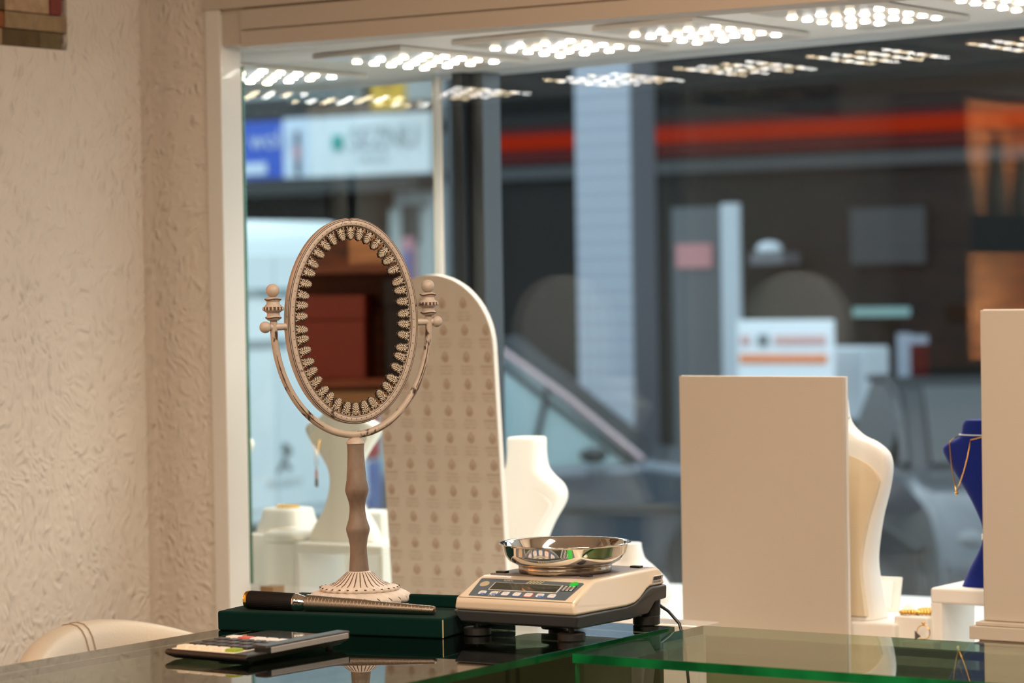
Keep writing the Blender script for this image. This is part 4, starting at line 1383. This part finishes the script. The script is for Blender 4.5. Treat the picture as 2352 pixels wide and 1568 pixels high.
# parked car, seen almost side-on, nose to the right
def make_car(cp, rot, label, roof_d, paint, rail_m='car_rail', glass_m='car_glass_sky'):
    t = thing('parked_car', (cp.x, cp.y, GZ), rot, label, 'car', 'parked cars')
    hz = cp.z - GZ
    roof = (-roof_d[0], hz + roof_d[1])
    low_ = [(-3.0, .25), (-3.05, .75), (-2.9, hz - .12), (-.12, hz - .05), (.05, hz - .03), (.45, hz - .09), (.80, hz - .17), (1.0, hz - .36), (1.03, .45), (1.0, .22)]
    b = MB(); b.prism(low_, lambda x, z: (x, .05 * max(0, z - .6) + .10 * max(0, x - .4), z), lambda x, z: (x, 1.7 - .05 * max(0, z - .6) - .10 * max(0, x - .4), z)); b.build('body', paint, t, smooth=True, bevel=.07, bseg=4)
    iy = lambda z: .05 + .22 * max(0, z - hz + .05)
    cab = [(0, hz - .08), (roof[0], roof[1]), (roof[0] - .5, roof[1] + .07), (roof[0] - 1.3, roof[1] + .03), (-2.75, hz - .12)]
    b = MB(); b.prism(cab, lambda x, z: (x, iy(z) + .012, z), lambda x, z: (x, 1.688 - iy(z), z)); b.build('glasshouse', glass_m, t, smooth=True, bevel=.02)


    def rail(pts, r, m, name, dy=0.0):
        MB().tube([(x, iy(z) + dy, z) for x, z in pts], r, 10).build(name, m, t, smooth=True)


    mid = (roof[0] * .5, (hz + roof[1]) / 2 + .015)
    rail([(.02, hz - .03), mid, roof, (roof[0] - .5, roof[1] + .07), (roof[0] - 1.3, roof[1] + .04)], .021, rail_m, 'windscreen_pillar', -.004)
    rail([(.0, hz - .09), (mid[0] - .05, mid[1] - .055), (roof[0] - .03, roof[1] - .05), (roof[0] - .5, roof[1] + .015)], .017, 'car_dark', 'window_seal', 0)
    m0 = (roof[0] * .62, hz + (roof[1] - hz) * .60)
    rail([m0, (m0[0] - .10, hz - .06)], .018, 'car_dark', 'window_divider', .0)
    b = MB(); b.prism([(.04, hz - .02), (roof[0] + .04, roof[1] + .035), (roof[0] - .02, roof[1] + .02), (-.02, hz - .03)],
                      lambda x, z: (x, .12 + iy(z), z), lambda x, z: (x, 1.58 - iy(z), z)); b.build('windscreen', 'car_dark', t, bevel=.004)
    b = MB(); b.ball((-.26, -.07, hz + .01), .07, 16, (1.2, .8, .7)); b.build('wing_mirror', 'car_dark', t, smooth=True)
    for x in (.45, -2.3):
        for y in (.1, 1.6):
            MB(Matrix.Translation((x, y, .31)) @ Matrix.Rotation(PI / 2, 4, 'X')).lathe([(.12, -.1), (.3, -.1), (.31, -.06), (.31, .06), (.3, .1), (.12, .1)], 32).build('wheel', 'car_dark', t, smooth=True)
    b = MB(); b.box(.97, 1.05, .25, 1.45, .30, .50); b.build('grille', 'car_dark', t, bevel=.01)
    for y in (.22, 1.48):
        b = MB(); b.ball((.93, y, hz - .33), .085, 16, (.9, .9, .6)); b.build('headlight', 'gate_grey', t, smooth=True)
    b = MB(); b.box(-2.8, .72, -.006, .03, .60, .64); b.build('side_moulding', 'car_dark', t, bevel=.006)


make_car(onY(1468, 1046, 14.1), math.radians(29), 'silver parked car with raked windscreen seen above the white bust', (.86, .65), 'car_paint')
make_car(onY(2058, 1055, 13.0), math.radians(-56), 'dark blue-grey car facing the window, seen between the cream-backed bust and the navy bust', (.8, .30), 'car_blue', 'car_dark', 'car_dark')

# far left shopfront
FV = 28.0
f0, f1 = onY(520, 500, FV).x, onY(1200, 500, FV).x
t = thing('shop_building', (ctr(f0, f1), FV, GZ), 0, 'far pale shop building with fascia signs beyond the van', 'building')
hw = (f1 - f0) / 2
LX = lambda x, y: (onY(x, y, FV).x - ctr(f0, f1)); LZ = lambda x, y: onY(x, y, FV).z - GZ
MB().box(-hw - 4, hw, 0, 4, 0, 9).build('wall', 'facade_pale', t)
def rect(x0, x1, y0, y1, m, name, d0, d1=0.0, pa=None):
    return MB().box(LX(x0, y0), LX(x1, y0), -d0, -d1, LZ(ctr(x0, x1), y1), LZ(ctr(x0, x1), y0)).build(name, m, pa or t)


rect(440, 1000, 415, 448, 'facade_grey', 'soffit', .5)
rect(440, 905, 450, 640, 'facade_black', 'shop_window', .04)
rect(905, 1010, 480, 1000, 'facade_pale', 'pilaster', .1)
w_ = rect(935, 975, 470, 560, 'facade_grey', 'upper_window', .13)
rect(940, 968, 545, 650, 'poster_pink', 'poster', .16)
rect(948, 962, 575, 640, 'cloth_blue', 'poster_print', .18)
r_ = rect(690, 862, 165, 235, 'facade_grey', 'railing', .2)
for k in range(14): rect(693 + k * 12.2, 697 + k * 12.2, 168, 234, 'facade_pale', 'baluster', .24, .2, r_)
rect(560, 760, 225, 285, 'facade_grey', 'cornice', .12)
rect(740, 1000, 240, 262, 'facade_brown', 'eaves', .3)
sg = thing('shop_sign', V((onY(830, 335, FV - .2).x, FV - .24, 0)) + V((0, 0, onY(830, 335, FV - .2).z)), 0, 'white fascia sign with teal dot and grey lettering above the van', 'sign')
def sgn(tt, x0, x1, y0, y1, m, name, yy=FV - .24, d=.05, off=0):
    cx, cz = tt.location.x, tt.location.z
    return MB().box(onY(x0, y0, yy).x - cx, onY(x1, y0, yy).x - cx, -d - off, -off, onY(ctr(x0, x1), y1, yy).z - cz, onY(ctr(x0, x1), y0, yy).z - cz).build(name, m, tt)


sgn(sg, 722, 998, 264, 402, 'sign_white', 'panel', d=.10)
c = sgn(sg, 777, 799, 312, 345, 'sign_teal', 'dot', off=.10, d=.03)
vs, fs = text_geo('SEZNU', .30)
b = MB(Matrix.Translation((onY(877, 318, FV - .4).x - sg.location.x, -.13, onY(877, 318, FV - .4).z - sg.location.z)) @ RX90); b.raw([(x * 1.1, y * 1.3, z) for x, y, z in vs], fs); b.build('lettering', 'sign_text_grey', sg)
vs, fs = text_geo('URSUS', .13)
b = MB(Matrix.Translation((onY(850, 365, FV - .4).x - sg.location.x, -.13, onY(850, 365, FV - .4).z - sg.location.z)) @ RX90); b.raw([(x * 1.2, y, z) for x, y, z in vs], fs); b.build('small_lettering', 'sign_text_grey', sg)
sg2 = thing('shop_sign', (onY(610, 345, FV - .2).x, FV - .24, onY(610, 345, FV - .2).z), 0, 'blue fascia sign with white lettering beside the jamb', 'sign')
sgn(sg2, 500, 661, 282, 412, 'sign_blue', 'panel', d=.10)
vs, fs = text_geo('y wolle', .34)
b = MB(Matrix.Translation((onY(605, 322, FV - .4).x - sg2.location.x, -.13, onY(605, 322, FV - .4).z - sg2.location.z)) @ RX90); b.raw(vs, fs); b.build('lettering', 'sign_text_white', sg2)
sgn(sg2, 560, 625, 375, 402, 'sign_text_white', 'text_bar', off=.10, d=.02)
ps = thing('shop_poster', (onY(692, 345, FV - .2).x, FV - .24, onY(692, 345, FV - .2).z), 0, 'pale poster with a dark standing figure between the blue and white signs', 'poster')
sgn(ps, 661.5, 721.5, 272, 408, 'sign_text_white', 'panel', d=.10)
def capsule(x0, x1, y0, y1, m, name):
    return sgn(ps, x0, x1, y0, y1, m, name, off=.10, d=.02)


capsule(690, 700, 302, 335, 'poster_dark', 'printed_hair'); capsule(688, 702, 336, 365, 'poster_pink', 'printed_dress'); capsule(691, 701, 366, 402, 'poster_dark', 'printed_legs')
ys = thing('hanging_sign', (onY(897, 205, FV - .9).x, FV - 1.0, onY(897, 205, FV - .9).z), 0, 'square yellow sign hanging above the white fascia sign', 'sign')
sgn(ys, 862, 933, 168, 250, 'sign_yellow', 'panel', FV - 1.0, .08)
sgn(ys, 880, 912, 172, 205, 'sign_yellow_deep', 'emblem', FV - 1.0, .02, .08)
MB().box(-.03, .03, 0, .98, .2, .26).build('bracket', 'facade_grey', ys)

# building across the street, canopy shade put into its dark colour, right window
DV = 21.5
d0, d1 = onY(1030, 500, DV).x, -3.0
t = thing('dark_building', (d0, DV, GZ), 0, 'shopfront across the street, canopy shade put into its dark colour, with a glowing red light band', 'building')
MB().box(0, d1 - d0, 0, 6, 0, 9).build('wall', 'facade_shade', t)
def DB(px0, px1, py0, py1, m, name, dep, xref=None):
    x0 = max(0, onY(px0, py0, DV).x - d0); x1 = onY(px1, py0, DV).x - d0
    xm = xref or ctr(px0, px1)
    return MB().box(x0, x1, -dep, 0, onY(xm, py1, DV).z - GZ, onY(xm, py0, DV).z - GZ).build(name, m, t)


zr = lambda y: onY(1300, y, DV).z - GZ
x0_ = onY(1146, 330, DV).x - d0
for (y0, y1, m, nm, dep) in ((225, 262, 'facade_black', 'dark_fascia', .05), (262, 292, 'facade_shade', 'fascia_band', .10), (380, 410, 'facade_grey', 'lower_band', .08)):
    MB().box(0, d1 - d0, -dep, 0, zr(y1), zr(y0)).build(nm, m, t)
MB().box(x0_, d1 - d0, -.10, 0, zr(372), zr(290)).build('red_panel', 'banner_red', t)
MB().box(x0_, d1 - d0, -.13, -.1, zr(342), zr(308)).build('red_light_band', 'red_light', t)
# pale quoin at the building's corner
MB().box(onY(1044, 300, DV).x - d0, onY(1090, 300, DV).x - d0, -.15, 0, 0, 5).build('corner_pilaster', 'facade_grey', t)
MB().box(onY(1960, 500, DV).x - d0, onY(2130, 500, DV).x - d0, -.06, 0, zr(620), zr(500)).build('dim_window', 'facade_grey', t)

# tiled column
KV = 18.0
k0, k1 = onY(1324, 500, KV).x, onY(1450, 500, KV).x
t = thing('tiled_column', (ctr(k0, k1), KV, GZ), 0, 'tall pale blue tiled column across the street', 'column')
MB().box((k0 - k1) / 2, (k1 - k0) / 2 - .001, 0, .34, 0, 5).build('tiled_face', 'column_tile', t)
MB().box((k1 - k0) / 2, (k1 - k0) / 2 + .01, 0, .34, 0, 5).build('grey_side', 'column_side', t)
b = MB()
for k in range(40): b.box((k0 - k1) / 2 - .001, (k1 - k0) / 2, -.002, .0, k * .12, k * .12 + .006)
b.build('joints', 'plastic_pale', t)

# slatted gate / locker
GV2 = 19.5
g0, g1 = onY(1540, 600, GV2).x, onY(1698, 600, GV2).x
gz = onY(1620, 475, GV2).z
t = thing('slatted_gate', (ctr(g0, g1), GV2, GZ), 0, 'grey vertical-slatted gate with pink notice right of the tiled column', 'gate')
gw = (g1 - g0) / 2
MB().box(-gw, gw, .03, .06, 0, gz - GZ).build('backing', 'gate_gap', t)
for k in range(16):
    x = -gw + .02 + k * (2 * gw * .74 / 16)
    MB().box(x, x + .018, 0, .03, .0, gz - GZ).build('slat', 'gate_grey', t)
MB().box(gw * .52, gw, -.02, .03, 0, gz - GZ + .02).build('post', 'plastic_pale', t)
MB().box(-gw * .80, gw * .24, -.02, 0, onY(1600, 615, GV2).z - GZ, onY(1600, 560, GV2).z - GZ).build('pink_notice', 'pink_notice', t)
# small pale box on the wall right of it
bp_ = onY(1750, 585, 21.1)
t = thing('wall_box', (bp_.x, 21.38, bp_.z), 0, 'small grey wall box with a domed lamp right of the slatted gate', 'wall box')
MB().box(-.16, .16, -.2, .1, -.08, .02).build('box', 'column_side', t)
MB().ball((-.04, -.08, .05), .11, 16, (1.1, .7, .6)).build('dome', 'plastic_pale', t, smooth=True)

# white notice board with orange stripe
NV = 17.5
def PX(x, y, v): return onY(x, y, v)
a_, b2_ = PX(1692, 735, NV), PX(1912, 735, NV)
t = thing('notice_board', (ctr(a_.x, b2_.x), NV, GZ), 0, 'white notice board with an orange stripe above the blank square board', 'board')
nw = (b2_.x - a_.x) / 2
zz = lambda y: PX(1800, y, NV).z - GZ
MB().box(-nw, nw, 0, .04, zz(880), zz(735)).build('panel', 'sign_white', t, bevel=.008)
MB().box(-nw * .94, nw * .88, -.01, 0, zz(834), zz(813)).build('orange_stripe', 'orange_paint', t)
MB().box(-nw * .2, nw * .86, -.01, 0, zz(792), zz(770)).build('pink_stripe', 'pink_paint', t)
MB().box(-nw * .92, -nw * .72, -.01, 0, zz(792), zz(770)).build('pink_mark', 'pink_paint', t)
MB().box(-nw * .55, -nw * .33, -.01, 0, zz(795), zz(768)).build('grey_mark', 'gate_grey', t)
for s_ in (-.8, .8): MB().box(nw * s_ - .02, nw * s_ + .02, .04, .08, 0, zz(740)).build('post', 'gate_grey', t)
a_, b2_ = PX(1900, 800, 17.95), PX(1984, 800, 17.95)
t = thing('utility_cabinet', (ctr(a_.x, b2_.x), 17.95, GZ), 0, 'plain pale utility cabinet right of the striped notice board', 'cabinet')
hw_ = (b2_.x - a_.x) / 2
MB().box(-hw_ - .3, hw_, 0, .4, PX(1940, 965, 17.95).z - GZ, PX(1940, 798, 17.95).z - GZ).build('body', 'plastic_pale', t, bevel=.02)
MB().box(-hw_ - .28, hw_ - .02, .02, .38, 0, PX(1940, 965, 17.95).z - GZ - .001).build('plinth', 'facade_grey', t)
# cyan tube light
a_, b2_ = PX(1958, 700, 20.2), PX(2085, 700, 20.2)
t = thing('tube_light', (ctr(a_.x, b2_.x), 20.2, PX(2020, 716, 20.2).z), 0, 'glowing pale cyan light box across the street', 'light')
hw_ = (b2_.x - a_.x) / 2
MB().box(-hw_, hw_, 0, .04, -.035, .035).build('diffuser', 'tube_cyan', t)
MB().box(-hw_ - .05, hw_ + .3, .04, .5, -.10, .06).build('housing', 'facade_shade', t)
MB().box(-.05, .05, .1, .2, -2.0, -.1).build('post', 'facade_shade', t)
# red banner
a_, b2_ = PX(2060, 800, 19.0), PX(2136, 800, 19.0)
t = thing('street_banner', (ctr(a_.x, b2_.x), 19.0, GZ), 0, 'narrow dark red and pale street banner right of the utility cabinet', 'banner')
hw_ = (b2_.x - a_.x) / 2
zz = lambda y: PX(2098, y, 19.0).z - GZ
MB().box(-hw_, -hw_ * .2, 0, .03, zz(1010), zz(765)).build('pale_strip', 'banner_pale', t)
MB().box(-hw_ * .2, hw_ * .8, 0, .03, zz(1010), zz(790)).build('red_cloth', 'banner_red', t)
MB().box(-hw_ * .2, hw_ * .8, 0, .03, zz(789), zz(770)).build('top_bar', 'banner_pale', t)
MB().box(-.4, .4, -.1, .2, 0, .05).build('foot', 'gate_grey', t)
MB().box(-.02, .02, .03, .06, .05, zz(770)).build('pole', 'gate_grey', t)

# ------------------------------------------------------------------ light
w = bpy.data.worlds.new('world'); S.world = w; w.use_nodes = True
nt = w.node_tree; nt.nodes.clear()
wo = nt.nodes.new('ShaderNodeOutputWorld'); bg = nt.nodes.new('ShaderNodeBackground')
bg.inputs[0].default_value = (.71, .885, 1.0, 1); bg.inputs[1].default_value = 2.2
nt.links.new(bg.outputs[0], wo.inputs[0])


def area(name, loc, size, power, col, rot=(0, 0, 0)):
    l = bpy.data.lights.new(name, 'AREA'); l.shape = 'RECTANGLE'; l.size, l.size_y = size; l.energy = power; l.color = col
    o = bpy.data.objects.new(name, l); COL.objects.link(o); o.location = loc; o.rotation_euler = rot
    return o


WARM = (1, .80, .615)
area('unseen_ceiling_lamp', (-1.9, 1.0, 2.70), (.9, .25), 37, WARM)
area('unseen_ceiling_lamp', (-.6, 2.0, 2.70), (.9, .25), 37, WARM)
area('unseen_ceiling_lamp', (-.6, .0, 2.70), (.9, .25), 41, WARM)
area('unseen_ceiling_lamp', (-2.2, -.8, 2.70), (.9, .25), 28, WARM)
area('unseen_ceiling_lamp', (-1.0, 3.1, 2.70), (.9, .25), 26, WARM)  # added lamp, out of view, to brighten the left wall

# ------------------------------------------------------------------ look
S.view_settings.view_transform = 'Standard'; S.view_settings.look = 'None'
S.view_settings.exposure = 0.0; S.view_settings.gamma = 1.0
try: S.view_settings.use_curve_mapping = False
except Exception: pass
cy_ = S.cycles
cy_.use_denoising = True
cy_.use_adaptive_sampling = True; cy_.adaptive_threshold = .03
cy_.max_bounces = 7; cy_.transparent_max_bounces = 24; cy_.glossy_bounces = 5; cy_.diffuse_bounces = 4
cy_.caustics_reflective = False; cy_.caustics_refractive = False
cy_.sample_clamp_indirect = 6.0
cy_.use_light_tree = True
